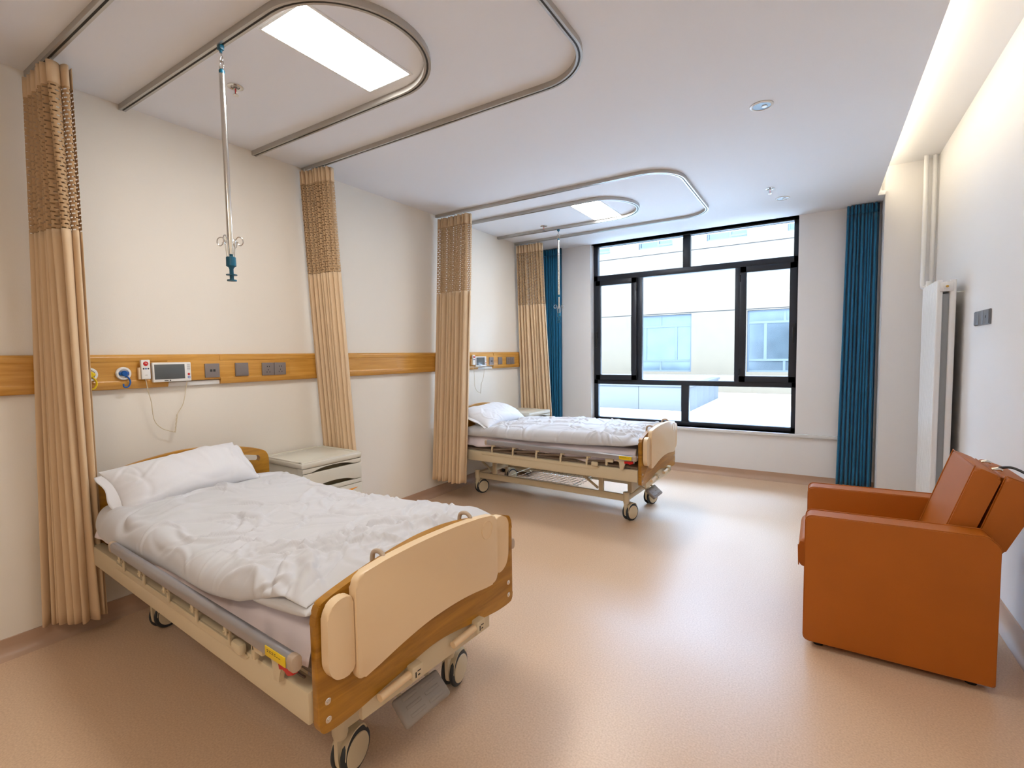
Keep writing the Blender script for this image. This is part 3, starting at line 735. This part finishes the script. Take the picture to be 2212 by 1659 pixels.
    # folding side rails
    for s in (-1, 1):
        bm = N(); Y = s*.530
        prof = rounded([(-.014, -.020), (.013, -.024), (.016, .014), (.006, .024), (-.014, .020)], .008, 4)
        add_prism(bm, prof, -1.56, -.055, lambda a, b, h: (h, Y+a*s, .628+b), .002); r = obj('side_rail', bm, M['grey_rail'], t)
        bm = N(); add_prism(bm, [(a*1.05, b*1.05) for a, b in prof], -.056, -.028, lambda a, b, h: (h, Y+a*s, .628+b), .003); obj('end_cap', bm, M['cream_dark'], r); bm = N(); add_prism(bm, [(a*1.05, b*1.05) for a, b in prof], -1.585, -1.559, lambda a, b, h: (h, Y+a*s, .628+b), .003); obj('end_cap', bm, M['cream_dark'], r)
        bm = N(); add_box(bm, -1.56, -.10, s*.462, s*.470, .521, .527, .002); obj('lower_bar', bm, M['strut'], r)
        us = (1.505, 1.255, .99, .73, .47)
        for u in us:
            bm = N(); add_box(bm, -u-.009, -u+.009, s*.526, s*.532, .566, .612, .002); add_box(bm, -u+.004, -u+.030, s*.510, s*.530, .590, .612, .003)
            add_tube(bm, [(-u, s*.512, .580), (-u, s*.536, .580)], .0042, 10)
            obj('rail_hinge', bm, M['cream_metal'], r)
            bm = N(); add_box(bm, -u-.026, -u-.008, s*.505, s*.513, .515, .572, .003); add_tube(bm, [(-u-.017, s*.500, .560), (-u-.017, s*.517, .560)], .0042, 10)
            obj('rail_bracket', bm, M['cream_metal'], r)
        for u, v in zip(us[:-1], us[1:]):
            bm = N(); add_prism(bm, [(-u-.017, .550), (-u-.017, .566), (-v-.004, .590), (-v-.004, .572)], s*.494, s*.502, lambda a, b, h: (a, h, b), .002); obj('rail_strut', bm, M['strut'], r)
        bm = N(); add_prism(bm, [(-us[-1]-.017, .550), (-us[-1]-.017, .566), (-.24, .590), (-.24, .572)], s*.494, s*.502, lambda a, b, h: (a, h, b), .002); obj('rail_strut', bm, M['strut'], r)
        bm = N(); add_box(bm, -.30, -.235, s*.508, s*.526, .570, .612, .005); add_box(bm, -.305, -.285, s*.508, s*.526, .540, .612, .004); obj('rail_latch', bm, M['cream_metal'], r)
        bm = N(); add_box(bm, -.44, -.375, s*.502, s*.530, .520, .560, .012); obj('rail_foot', bm, M['cream_metal'], r)
        bm = N(); add_prism(bm, rounded([(-.21, .615), (-.06, .625), (-.075, .595), (-.125, .592), (-.145, .52), (-.175, .52), (-.18, .585), (-.21, .59)], .008, 3), s*.508, s*.524, lambda a, b, h: (a, h, b), .002); obj('release_plate', bm, M['cream_metal'], r)
        bm = N(); add_box(bm, -.172, -.062, s*.5445, s*.5475, .612, .642, .0005)
        lb = obj('warning_label', bm, M['yellow'], r)
        bm = N()
        for k in range(6): add_box(bm, -.160+k*.013, -.151+k*.013, s*.5472, s*.5480, .628, .6295)
        for k in range(4): add_box(bm, -.160+k*.013, -.151+k*.013, s*.5472, s*.5480, .633, .6345)
        obj('label_print', bm, M['ink'], lb)
        bm = N(); add_prism(bm, rounded([(-.135, .595), (-.060, .600), (-.055, .582), (-.085, .570), (-.105, .582), (-.13, .572)], .004, 3), s*.512, s*.530, lambda a, b, h: (a, h, b), .002); obj('release_lever', bm, M['red'], r)
    # cranks
    for y0, d in ((-.25, 1), (.10, 1)):
        bm = N(); add_box(bm, -.012, .030, y0+.10, y0+.15, .375, .425, .006); c = obj('crank', bm, M['cream_metal'], t)
        bm = N(); add_tube(bm, [(.012, y0+.10, .398), (.014, y0-.03, .392)], .014, 12); h = obj('crank_handle', bm, M['cream'], c)
        bm = N(); add_box(bm, .0298, .0305, y0+.112, y0+.118, .385, .405); add_box(bm, .0298, .0305, y0+.122, y0+.138, .403, .407); add_box(bm, .0298, .0305, y0+.124, y0+.134, .388, .393); obj('crank_symbol', bm, M['ink'], c)
    # brake pedal under the footboard
    mt = Matrix.Translation((-.038, -.05, .235)) @ Matrix.Rotation(math.radians(40), 4, 'Y')
    bm = N(); add_box(bm, -.050, .055, -.11, .11, -.012, .014, .010, 3, mt); p = obj('brake_pedal', bm, M['pedal'], t)
    bm = N()
    for k in range(3):
        for j in range(2): add_box(bm, -.036+k*.031, -.024+k*.031, -.08+j*.09, -.01+j*.09, .012, .016, .002, 2, mt)
    obj('pedal_grip', bm, M['pedal'], p)
    for s in (-1, 1):
        bm = N(); add_tube(bm, [(-.21, s*.07-.05, .215), (-.13, s*.07-.05, .285), (-.07, s*.07-.05, .265)], .009, 8); obj('pedal_arm', bm, M['cream_metal'], p)
    return t

def make_tray(label, loc, rz):
    """over-bed tray board hooked over the footboard"""
    t = thing('bed_tray', label, 'bed tray', loc, rz, 'bed trays hung on the footboards')
    yz = lambda a, b, h: (h, a, b)
    top = [tuple(p)[:2] for p in catmull([(.20, .857, 0), (.08, .864, 0), (-.035, .866, 0), (-.15, .864, 0), (-.27, .857, 0)], 4)]
    low = [tuple(p)[:2] for p in catmull([(-.30, .534, 0), (-.20, .556, 0), (-.08, .574, 0), (.05, .578, 0), (.15, .572, 0), (.23, .562, 0)], 4)]
    poly = [(.313, .842)]+top+[(-.383, .842), (-.383, .518)]+low+[(.313, .556)]
    rr = [.035]+[0]*len(top)+[.035, .026]+[0]*len(low)+[.04]
    poly = rounded(poly, rr, 6); top, low = poly, []
    bm = N(); add_prism(bm, top+low, .018, .052, yz, .009, seg=3); p = obj('tray_panel', bm, M['cream'], t)
    bm = N(); add_tube(bm, [(.0525, .245+.033*math.cos(a), .797+.036*math.sin(a)) for a in [2*PI*k/28 for k in range(28)]], .0022, 6, closed=True); obj('cup_recess', bm, M['cream'], p)
    for poly in ([(-.386, .556), (-.386, .795), (-.440, .795), (-.474, .768), (-.476, .600), (-.458, .565), (-.430, .553)],
                 [(.318, .585), (.318, .822), (.36, .822), (.392, .805), (.405, .78), (.40, .64), (.385, .60), (.35, .582)]):
        bm = N(); add_prism(bm, rounded(poly, .024, 5), .008, .042, yz, .005, seg=3); obj('side_support', bm, M['cream'], t)
    for y in (-.25, .18):
        z = .838 if y < 0 else .846
        bm = N(); add_tube(bm, catmull([(.022, y, z-.03), (.020, y, z+.012), (-.004, y, z+.028), (-.034, y, z+.016), (-.040, y, z-.03)], 6), .008, 10)
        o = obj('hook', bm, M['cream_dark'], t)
    return t

B1 = ((-1.186, 1.329, 0), -.0579); B2 = ((-1.216, 4.426, 0), -.0345)
bed1 = make_bed('hospital bed nearest the camera, wooden end boards, folded grey side rail', *B1)
bed2 = dup(bed1, 'far hospital bed by the window, its base frame and wire basket in view', B2[0], B2[1])
for ch in bed2.children:
    if ch.name.startswith('caster'):
        vs = [v.co for v in ch.data.vertices]; cc = Vector((sum(v.x for v in vs)/len(vs), sum(v.y for v in vs)/len(vs), 0))
        Rz = Matrix.Rotation(math.radians(-34), 3, 'Z'); ch.rotation_euler = (0, 0, math.radians(-34)); ch.location = cc-Rz @ cc
tray1 = make_tray('cream tray board hooked on the near bed footboard', *B1)
tray2 = dup(tray1, 'cream tray board hooked on the far bed footboard', B2[0], B2[1])

def puff(nu, nv, fx):
    """closed soft slab: top and bottom sheets share the rim. fx(a,b)->x,y,zmid,half thickness,wr"""
    a = np.sin(np.linspace(-1, 1, nu)*PI/2); b = np.sin(np.linspace(-1, 1, nv)*PI/2)
    a = .6*a+.4*np.linspace(-1, 1, nu); b = .6*b+.4*np.linspace(-1, 1, nv)
    A, B = np.meshgrid(a, b, indexing='ij'); q = fx(A, B); x, y, zm, th, wr = q[:5]; ny, nz = q[5:] if len(q) > 5 else (0*x, 0*x+1)
    top = np.stack([x, y+ny*(th+wr), zm+nz*(th+wr)], 2); bot = np.stack([x, y-ny*th*.9, zm-nz*th*.9], 2)
    bm = N(); n, m = nu, nv
    V = [[bm.verts.new(tuple(top[i, j])) for j in range(m)] for i in range(n)]
    Wv = [[V[i][j] if i in (0, n-1) or j in (0, m-1) else bm.verts.new(tuple(bot[i, j])) for j in range(m)] for i in range(n)]
    for i in range(n-1):
        for j in range(m-1):
            bm.faces.new((V[i][j], V[i+1][j], V[i+1][j+1], V[i][j+1]))
            q = [Wv[i][j], Wv[i][j+1], Wv[i+1][j+1], Wv[i+1][j]]
            if len(set(q)) == 4 and not all(k in (V[i][j], V[i+1][j], V[i+1][j+1], V[i][j+1]) for k in q): bm.faces.new(q)
    return bm
def creases(x, y, r, n, x0, x1, y0, y1, amp, width, length, ang=None):
    out = np.zeros_like(x)
    for _ in range(n):
        cx_, cy_ = r.uniform(x0, x1), r.uniform(y0, y1); a = r.uniform(0, PI) if ang is None else r.normal(ang[0], ang[1])
        L = length*r.uniform(.5, 1.4); w = width*r.uniform(.6, 1.5); k = r.uniform(-1.2, 1.2); s = r.choice([-1, 1, 1])
        dx, dy = x-cx_, y-cy_; p = dx*math.cos(a)+dy*math.sin(a); q = -dx*math.sin(a)+dy*math.cos(a)-k*p*p/L
        out += s*amp*r.uniform(.4, 1.2)*np.exp(-(p/L)**4)*(np.exp(-(q/w)**2)-.45*np.exp(-((q-1.6*w)/(1.3*w))**2))
    return out

def mattress(label, loc, rz, seed):
    r = np.random.default_rng(seed)
    def fx(a, b):
        x = -1.03+a*.985; y = b*.45
        th = .075*((1-np.abs(a)**14)*(1-np.abs(b)**10))**.5
        y = y*(1+.0*a); zm = .612+0*a
        edge = np.clip((np.abs(b)-.8)/.2, 0, 1)
        wr = .004*vnoise(x*9, y*9, seed)+creases(x, y, r, 14, -2, 0, -.5, .5, .006, .012, .12)*edge
        return x, y+.008*np.sin(x*14+seed)*np.sign(b)*edge, zm, th, wr*th/.07
    t = thing('mattress', label, 'mattress', loc, rz, 'mattresses')
    o = obj('ticking', puff(120, 50, fx), M['sheet'], t, angle=180)
    # fitted-sheet skirt hanging a little unevenly over the sides
    for s in (-1, 1):
        bm = N(); n = 160; u = np.linspace(.06, 2.0, n); rows = np.linspace(0, 1, 9); P = np.zeros((n, 9, 3))
        hem = .575+.018*np.sin(u*4+seed)+.012*np.sin(u*11+2*seed)
        fold = .008*np.sin(u*21+3*np.sin(u*5+seed))+.005*np.sin(u*47+seed)
        for j, h in enumerate(rows):
            P[:, j, 0] = -u; P[:, j, 1] = s*(.425+.020*h+.055*h**.8*(1-.25*h)+fold*h); P[:, j, 2] = .690-(.690-hem)*h**1.25
        add_grid(bm, P); obj('fitted_sheet', bm, M['sheet'], t, angle=180, solid=.003)
    return t
mattress('mattress in a lilac sheet on the near bed', B1[0], B1[1], 2)
mattress('mattress in a lilac sheet on the far bed', B2[0], B2[1], 9)

def duvet(label, loc, rz, seed, near_edge, top_line, u0, u1):
    r = np.random.default_rng(seed); uu, ze = zip(*near_edge); ut, zt = zip(*top_line)
    def fx(a, b):
        u = (u0+u1)/2+a*(u1-u0)/2+.012*np.sin(b*3.5+seed)*np.abs(a)**3
        zt_ = np.interp(u, ut, zt); zn = np.interp(u, uu, ze)
        q = np.clip((-b-.80)/.20, 0, 1)*PI/2*1.02; k2 = np.clip((b-.75)/.25, 0, 1)
        rim = np.clip((1-np.abs(a)**8)*(1-np.abs(b)**7), 0, 1); half = .034*np.sqrt(rim)+.004*rim
        v = np.where(b < -.8, -.436-(.058+.010*np.sin(u*6+seed))*np.sin(q), b/.8*.436)
        v = np.where(b > .75, .409+(b-.75)*.26, v)
        mid = zt_-.040+.016*(1-np.clip(b, -1, 1)**2)
        zm = mid-np.clip(mid-zn, 0, 1)*(1-np.cos(q))-.05*k2**2
        lump = .020*vnoise(u*3.1+seed, v*4.1, seed)+.012*vnoise(u*6.3, v*7+seed, seed+3)+.005*vnoise(u*17, v*17, seed+5)
        cr = creases(u, v, r, 70, u0, u1, -.5, .45, .012, .0105, .15)+creases(u, v, r, 16, u0, u1, -.4, .4, .014, .026, .28)
        cr += creases(u, v, r, 30, u0-.02, u0+.38, -.5, .15, .012, .013, .13, (.35, .3))
        return -u, v, zm, half, (lump+cr)*np.clip(rim*2.5, 0, 1), -np.sin(q), np.cos(q)
    t = thing('duvet', label, 'duvet', loc, rz, 'duvets')
    obj('cover', puff(360, 180, fx), M['duvet'], t, angle=180)
    return t, r
d1, r1 = duvet('rumpled white duvet on the near bed', B1[0], B1[1], 4,
   [(0, .785), (.15, .775), (.27, .735), (.42, .685), (.62, .658), (.85,.645), (1.2,.62), (1.55, .612), (1.9, .60), (2.0, .63)],
   [(0, .805), (.15, .812), (.3, .80), (.54, .772), (.9, .742), (1.33, .742), (1.85, .758), (2, .76)], .035, 1.97)
def fold(parent, seed):
    """edge of the duvet doubled under at the foot end"""
    r = np.random.default_rng(seed)
    def fx(a, b):
        u = .185+a*.16; v = -.212+b*.288
        th = .036*np.sqrt(np.clip((1-np.abs(a)**4)*(1-np.abs(b)**6), 0, 1))
        return -u, v, (.734-.02*a), th, (.006*vnoise(u*20, v*14, seed)+creases(u, v, r, 10, .05, .3, -.5, 0, .005, .01, .06))*(th/.03)
    obj('turned_edge', puff(40, 60, fx), M['duvet'], parent, angle=180)
fold(d1, 3)
d2, r2 = duvet('rumpled white duvet on the far bed', B2[0], B2[1], 14,
   [(0, .745), (.15, .715), (.58, .688), (1.12, .680), (1.77, .670), (2, .68)],
   [(0, .80), (.15, .805), (.74, .80), (1.30, .785), (1.74, .765), (2, .76)], .035, 1.93)

def pillow(label, loc, rz, u, v, z, tilt, yaw, W_=.74, D_=.46, seed=1, roll=0):
    r = np.random.default_rng(seed)
    mt = Matrix.Translation((-u, v, z)) @ Matrix.Rotation(yaw, 4, 'Z') @ Matrix.Rotation(math.radians(roll), 4, 'X') @ Matrix.Rotation(math.radians(tilt), 4, 'Y')
    def fx(a, b):
        pin = 1-.07*(1-np.abs(a)**2)*np.abs(b)**3; pin2 = 1-.10*(1-np.abs(b)**2)*np.abs(a)**3
        x = a*D_/2*pin2*1.0; y = b*W_/2*pin
        rim = np.clip((1-np.abs(a)**3.2)*(1-np.abs(b)**3.6), 0, 1)
        th = .085*rim**.62+.0
        wr = creases(x, y, r, 26, -.25, .25, -.4, .4, .006, .014, .12)+.014*vnoise(x*8, y*8, seed)
        return x, y, .012*np.cos(y*5)+.015*np.sin(x*9+y*4), th, wr*np.clip(rim*2, 0, 1)
    t = thing('pillow', label, 'pillow', loc, rz, 'pillows')
    bm = puff(90, 110, fx); bmesh.ops.transform(bm, matrix=mt, verts=bm.verts); p = obj('pillowcase', bm, M['pillow'], t, angle=180)
    # loose flap of the pillowcase at its open ends
    for s in (-1, 1):
        bm = N(); n, m = 30, 8; P = np.zeros((n, m, 3)); ss = np.linspace(-.42, .42, n)*D_
        for j in range(m):
            h = j/(m-1); P[:, j, 0] = ss*(1+.06*h); P[:, j, 1] = s*(W_/2*.87+h*.065+.006*np.sin(ss*40)); P[:, j, 2] = -.004-h*.012+.008*h*np.sin(ss*26+seed)
        add_grid(bm, P); bmesh.ops.transform(bm, matrix=mt, verts=bm.verts); obj('open_end', bm, M['pillow'], p, angle=180, solid=.004)
    return t
pillow('plump white pillow leaning on the near headboard', B1[0], B1[1], 1.885, -.10, .835, 38, math.radians(3), W_=.70, D_=.34, seed=3, roll=4)
pillow('plump white pillow leaning on the far headboard', B2[0], B2[1], 1.80, -.09, .842, 22, math.radians(2), W_=.78, D_=.42, seed=6)

# ------------------------------------------------------------------ bedside cabinets
def make_cabinet(label, loc, rz):
    # local: back at x=0, front at x=.5, y from -.24 to .24
    t = thing('bedside_cabinet', label, 'bedside cabinet', loc, rz, 'bedside cabinets')
    D, Wd, H = .50, .248, .782
    bm = N(); add_box(bm, .01, D-.055, -Wd+.008, Wd-.008, .05, H-.045, .012); obj('body', bm, M['cabinet'], t); bm = N(); [add_box(bm, D-.07, D-.022, k*(Wd-.008)-k*.012, k*(Wd-.008), .05, H-.045, .002) for k in (-1, 1)]; obj('side_frame', bm, M['cabinet'], t)
    for s in (-1, 1):
        bm = N(); add_prism(bm, rounded([(.05, .12), (.38, .12), (.40, .60), (.35, .655), (.05, .675)], .03, 5), s*(Wd-.009), s*(Wd-.004), lambda a, b, h: (a, h, b), .002); obj('side_panel', bm, M['cabinet'], t)
    bm = N(); add_box(bm, 0, D, -Wd, Wd, H-.045, H-.004, .012, 3); o = obj('top', bm, M['cabinet'], t)
    bm = N()
    for a in ((.004, .03, -Wd+.004, Wd-.004), (D-.055, D-.005, -Wd+.004, Wd-.004), (.02, D-.02, -Wd+.004, -Wd+.028), (.02, D-.02, Wd-.028, Wd-.004)): add_box(bm, a[0], a[1], a[2], a[3], H-.012, H+.002, .005)
    obj('raised_rim', bm, M['cabinet'], o)
    def front(nm, z0, z1, notch):
        w = Wd-.006; lo = [tuple(p)[:2] for p in catmull([(.18, z0, 0), (.10, z0+notch*.75, 0), (0, z0+notch, 0), (-.10, z0+notch*.75, 0), (-.18, z0, 0)], 7)] if notch else []
        poly = [(-w, z0), (-w, z1), (w, z1), (w, z0)]+lo
        bm = N(); add_prism(bm, poly, D-.024, D-.003, lambda a, b, h: (h, a, b), .0015); return obj(nm, bm, M['cabinet'], t)
    front('pull_out_board', .7045, H-.047, .026); front('drawer', .5855, .700, .030); front('drawer_lip', .553, .581, 0)
    bm = N(); add_box(bm, D-.056, D-.045, -Wd+.02, Wd-.02, .06, .735); obj('recess', bm, M['cabinet_gap'], t)  # panel coloured dark to put shade into the gaps and pull slots
    d = front('door', .06, .549, 0)
    bm = N(); lf = catmull([(-.205, .519, 0), (-.10, .497, 0), (0, .489, 0), (.10, .497, 0), (.205, .519, 0)], 7)
    add_prism(bm, [tuple(p)[:2] for p in lf], D-.005, D-.001, lambda a, b, h: (h, a, b), .0008); obj('handle', bm, M['orange'], d)
    for x in (.06, .44):
        for s in (-1, 1):
            bm = N(); add_tube(bm, [(x, s*(Wd-.05)-.010, .027), (x, s*(Wd-.05)+.010, .027)], .0265, 20); add_box(bm, x-.012, x+.012, s*(Wd-.05)-.014, s*(Wd-.05)+.014, .03, .052, .002); obj('castor', bm, M['rubber'], t)
    return t
cab1 = make_cabinet('grey cream bedside cabinet with orange door accent beside the near bed', (XL+.03, 2.265, 0), math.radians(-2.0))
cab2 = dup(cab1, 'pale bedside cabinet beside the far bed, in front of the blue curtain', (XL+.02, 5.36, 0), math.radians(-3))

# ------------------------------------------------------------------ armchair
def armchair():
    t = thing('armchair', 'tan leather armchair with leaning folded back against the right wall', 'armchair', (.31, 3.17, 0), 0)
    ox, oy = .31, 3.17
    xz = lambda a, b, h: (a-ox, h-oy, b)
    def sh(nm, poly, y0, y1, rad, bev, par=t, m=M['leather'], seg=4):
        bm = N(); add_prism(bm, rounded(poly, rad, 6), y0, y1, xz, bev, seg=seg); return obj(nm, bm, m, par, angle=50)
    def piping(par, poly, y, rad, r=.003, closed=True):
        P = rounded(poly, rad, 6); bm = N(); add_tube(bm, [xz(a, b, y) for a, b in P], r, 6, closed=closed); obj('piping', bm, M['leather'], par)
    armp = [(-.045, .035), (.665, .035), (.665, .650), (.625, .688), (-.045, .675)]
    rad = [.03, .01, .012, .012, .035]
    for nm, y0, y1 in (('arm', 2.805, 2.937), ('arm', 3.405, 3.535)):
        a = sh(nm, armp, y0, y1, rad, .012)
        for y in (y0+.009, y1-.009): piping(a, [(-.0465, .033), (.6665, .033), (.6665, .651), (.626, .6895), (-.0465, .6765)], y, rad, .0026)
    bm = N(); add_box(bm, -.03-ox, .64-ox, 2.93-oy, 3.41-oy, .05, .34, .01); obj('seat_base', bm, M['leather'], t)
    s = sh('seat_cushion', [(-.075, .355), (.56, .345), (.56, .49), (-.06, .515), (-.08, .47)], 2.942, 3.400, .03, .018)
    piping(s, [(-.076, .36), (-.079, .47)], 2.955, 0, .003, False)
    # two folded back cushions leaning back
    n = (.287, .958)
    f = sh('back_cushion', [(.445, .46), (.530, .43), (.692, .926), (.603, .966)], 2.945, 3.400, [.02, .02, .018, .022], .016)
    piping(f, [(.4435, .459), (.602, .968)], 2.957, 0, .0028, False); piping(f, [(.4435, .459), (.602, .968)], 3.388, 0, .0028, False)
    bm = N(); add_tube(bm, [xz(.602, .966, 2.957), xz(.602, .966, 3.388)], .0028, 6); add_tube(bm, [xz(.690, .926, 2.957), xz(.690, .926, 3.388)], .0028, 6); obj('piping', bm, M['leather'], f)
    r = sh('rear_cushion', [(.600, .585), (.700, .570), (.832, .880), (.705, .930)], 2.940, 3.405, [.02, .03, .03, .02], .016)
    piping(r, [(.599, .583), (.703, .932)], 2.952, 0, .0028, False)
    bm = N(); add_tube(bm, [xz(.706, .932, 2.95), xz(.832, .884, 2.95)], .0024, 6); obj('piping', bm, M['leather'], r)
    for y in (3.06, 3.24):
        bm = N(); add_tube(bm, [xz(.680, .938, y), xz(.700, .944, y), xz(.716, .936, y)], .0065, 8); add_box(bm, .686-ox, .712-ox, y-.012-oy, y+.012-oy, .936, .944, .003); obj('buckle', bm, M['steel'], t)
    bm = N(); add_tube(bm, catmull([xz(.735, .925, 3.19), xz(.775, .934, 3.16), xz(.812, .916, 3.09), xz(.822, .895, 3.02)], 6), .006, 8); add_tube(bm, catmull([xz(.728, .927, 3.175), xz(.768, .936, 3.145), xz(.806, .918, 3.075), xz(.820, .897, 3.01)], 6), .004, 8); obj('strap', bm, M['black'], t)
    for x in (.02, .60):
        for y in (2.87, 3.47):
            bm = N(); add_tube(bm, [(x-ox, y-oy, 0), (x-ox, y-oy, .04)], .022, 16); obj('foot', bm, M['black'], t)
armchair()

# ------------------------------------------------------------------ radiator, its pipes, light switch
def radiator():
    t = thing('radiator', 'tall white column radiator on the right wall behind the armchair', 'radiator', (.775, 4.78, .16), 0)
    n, Hh = 13, 1.84; pitch = .047
    for i in range(n):
        y = i*pitch
        bm = N()
        for x in (-.038, .038):
            add_prism(bm, rounded([(-.019, -.0145), (.019, -.0145), (.019, .0145), (-.019, .0145)], .013, 5), 0, Hh, lambda a, b, h, x=x, y=y: (x+a, y+b, h), .004)
        for z in (.05, Hh-.05): add_box(bm, -.04, .04, y-.0235, y+.0235, z-.035, z+.035, .008)
        obj('column', bm, M['radiator'], t)
    bm = N(); add_lathe(bm, [(0, 0), (.020, 0), (.020, .010), (.012, .014), (0, .014)], (0, -.024, Hh-.05), (0, -1, 0), 20); p = obj('end_plug', bm, M['radiator'], t)
    bm = N(); add_lathe(bm, [(0, 0), (.009, 0), (.008, .007), (0, .008)], (0, -.038, Hh-.05), (0, -1, 0), 14); obj('air_valve', bm, M['brass'], p)
    bm = N(); add_box(bm, -.030, .030, -.0235+.030, (n-1)*pitch, .10, Hh-.10); obj('inner_plate', bm, M['radiator_in'], t)
    for y in (.02, (n-1)*pitch-.05):
        for z in (.2, Hh-.09):
            bm = N(); add_tube(bm, [(.05, y, z), (XR-.776, y, z)], .004, 8); obj('wall_bracket', bm, M['steel'], t)
    # valve with ribbed head at the far end, supply tail
    y = n*pitch-.01
    bm = N(); add_tube(bm, [(-.02, y-.03, Hh-.05), (-.02, y+.05, Hh-.05)], .012, 12); add_tube(bm, [(-.02, y+.05, Hh-.06), (-.02, y+.05, Hh+.04)], .016, 12); add_tube(bm, [(-.02, y-.05, Hh), (-.02, y-.05, Hh+.012)], .012, 12); add_tube(bm, [(-.02, y-.05, Hh+.012), (-.02, y-.05, Hh+.058)], .020, 16); obj('valve', bm, M['white_plastic'], t)
radiator()
def pipes():
    t = thing('heating_pipes', 'white heating pipes rising from the radiator to the ceiling in the right corner', 'pipe', (.80, 5.70, 0), 0)
    bm = N(); add_tube(bm, [(-.015, -.19, 2.0), (-.015, -.10, 2.02), (-.015, .16, 2.06), (-.015, .185, 2.10), (-.015, .185, ZU)], .019, 16); obj('supply_pipe', bm, M['radiator'], t)
    bm = N(); add_tube(bm, [(.05, .21, 0), (.05, .21, ZU)], .019, 16); obj('return_pipe', bm, M['radiator'], t)
pipes()
def switch():
    t = thing('light_switch', 'dark grey double light switch plate on the right wall', 'light switch', (XR, 4.10, 1.644), 0)
    bm = N(); add_box(bm, -.010, -.0002, 0, .345, 0, .094, .003); obj('plate', bm, M['switch'], t)
    for a, b in ((.004, .120), (.124, .225), (.232, .341)):
        bm = N(); add_box(bm, -.014, -.008, a, b, .004, .090, .002); o = obj('rocker', bm, M['switch'], t)
        if a == .004:
            bm = N(); add_box(bm, -.0148, -.0135, .055, .075, .040, .056, .001); obj('indicator', bm, M['black'], o)
switch()
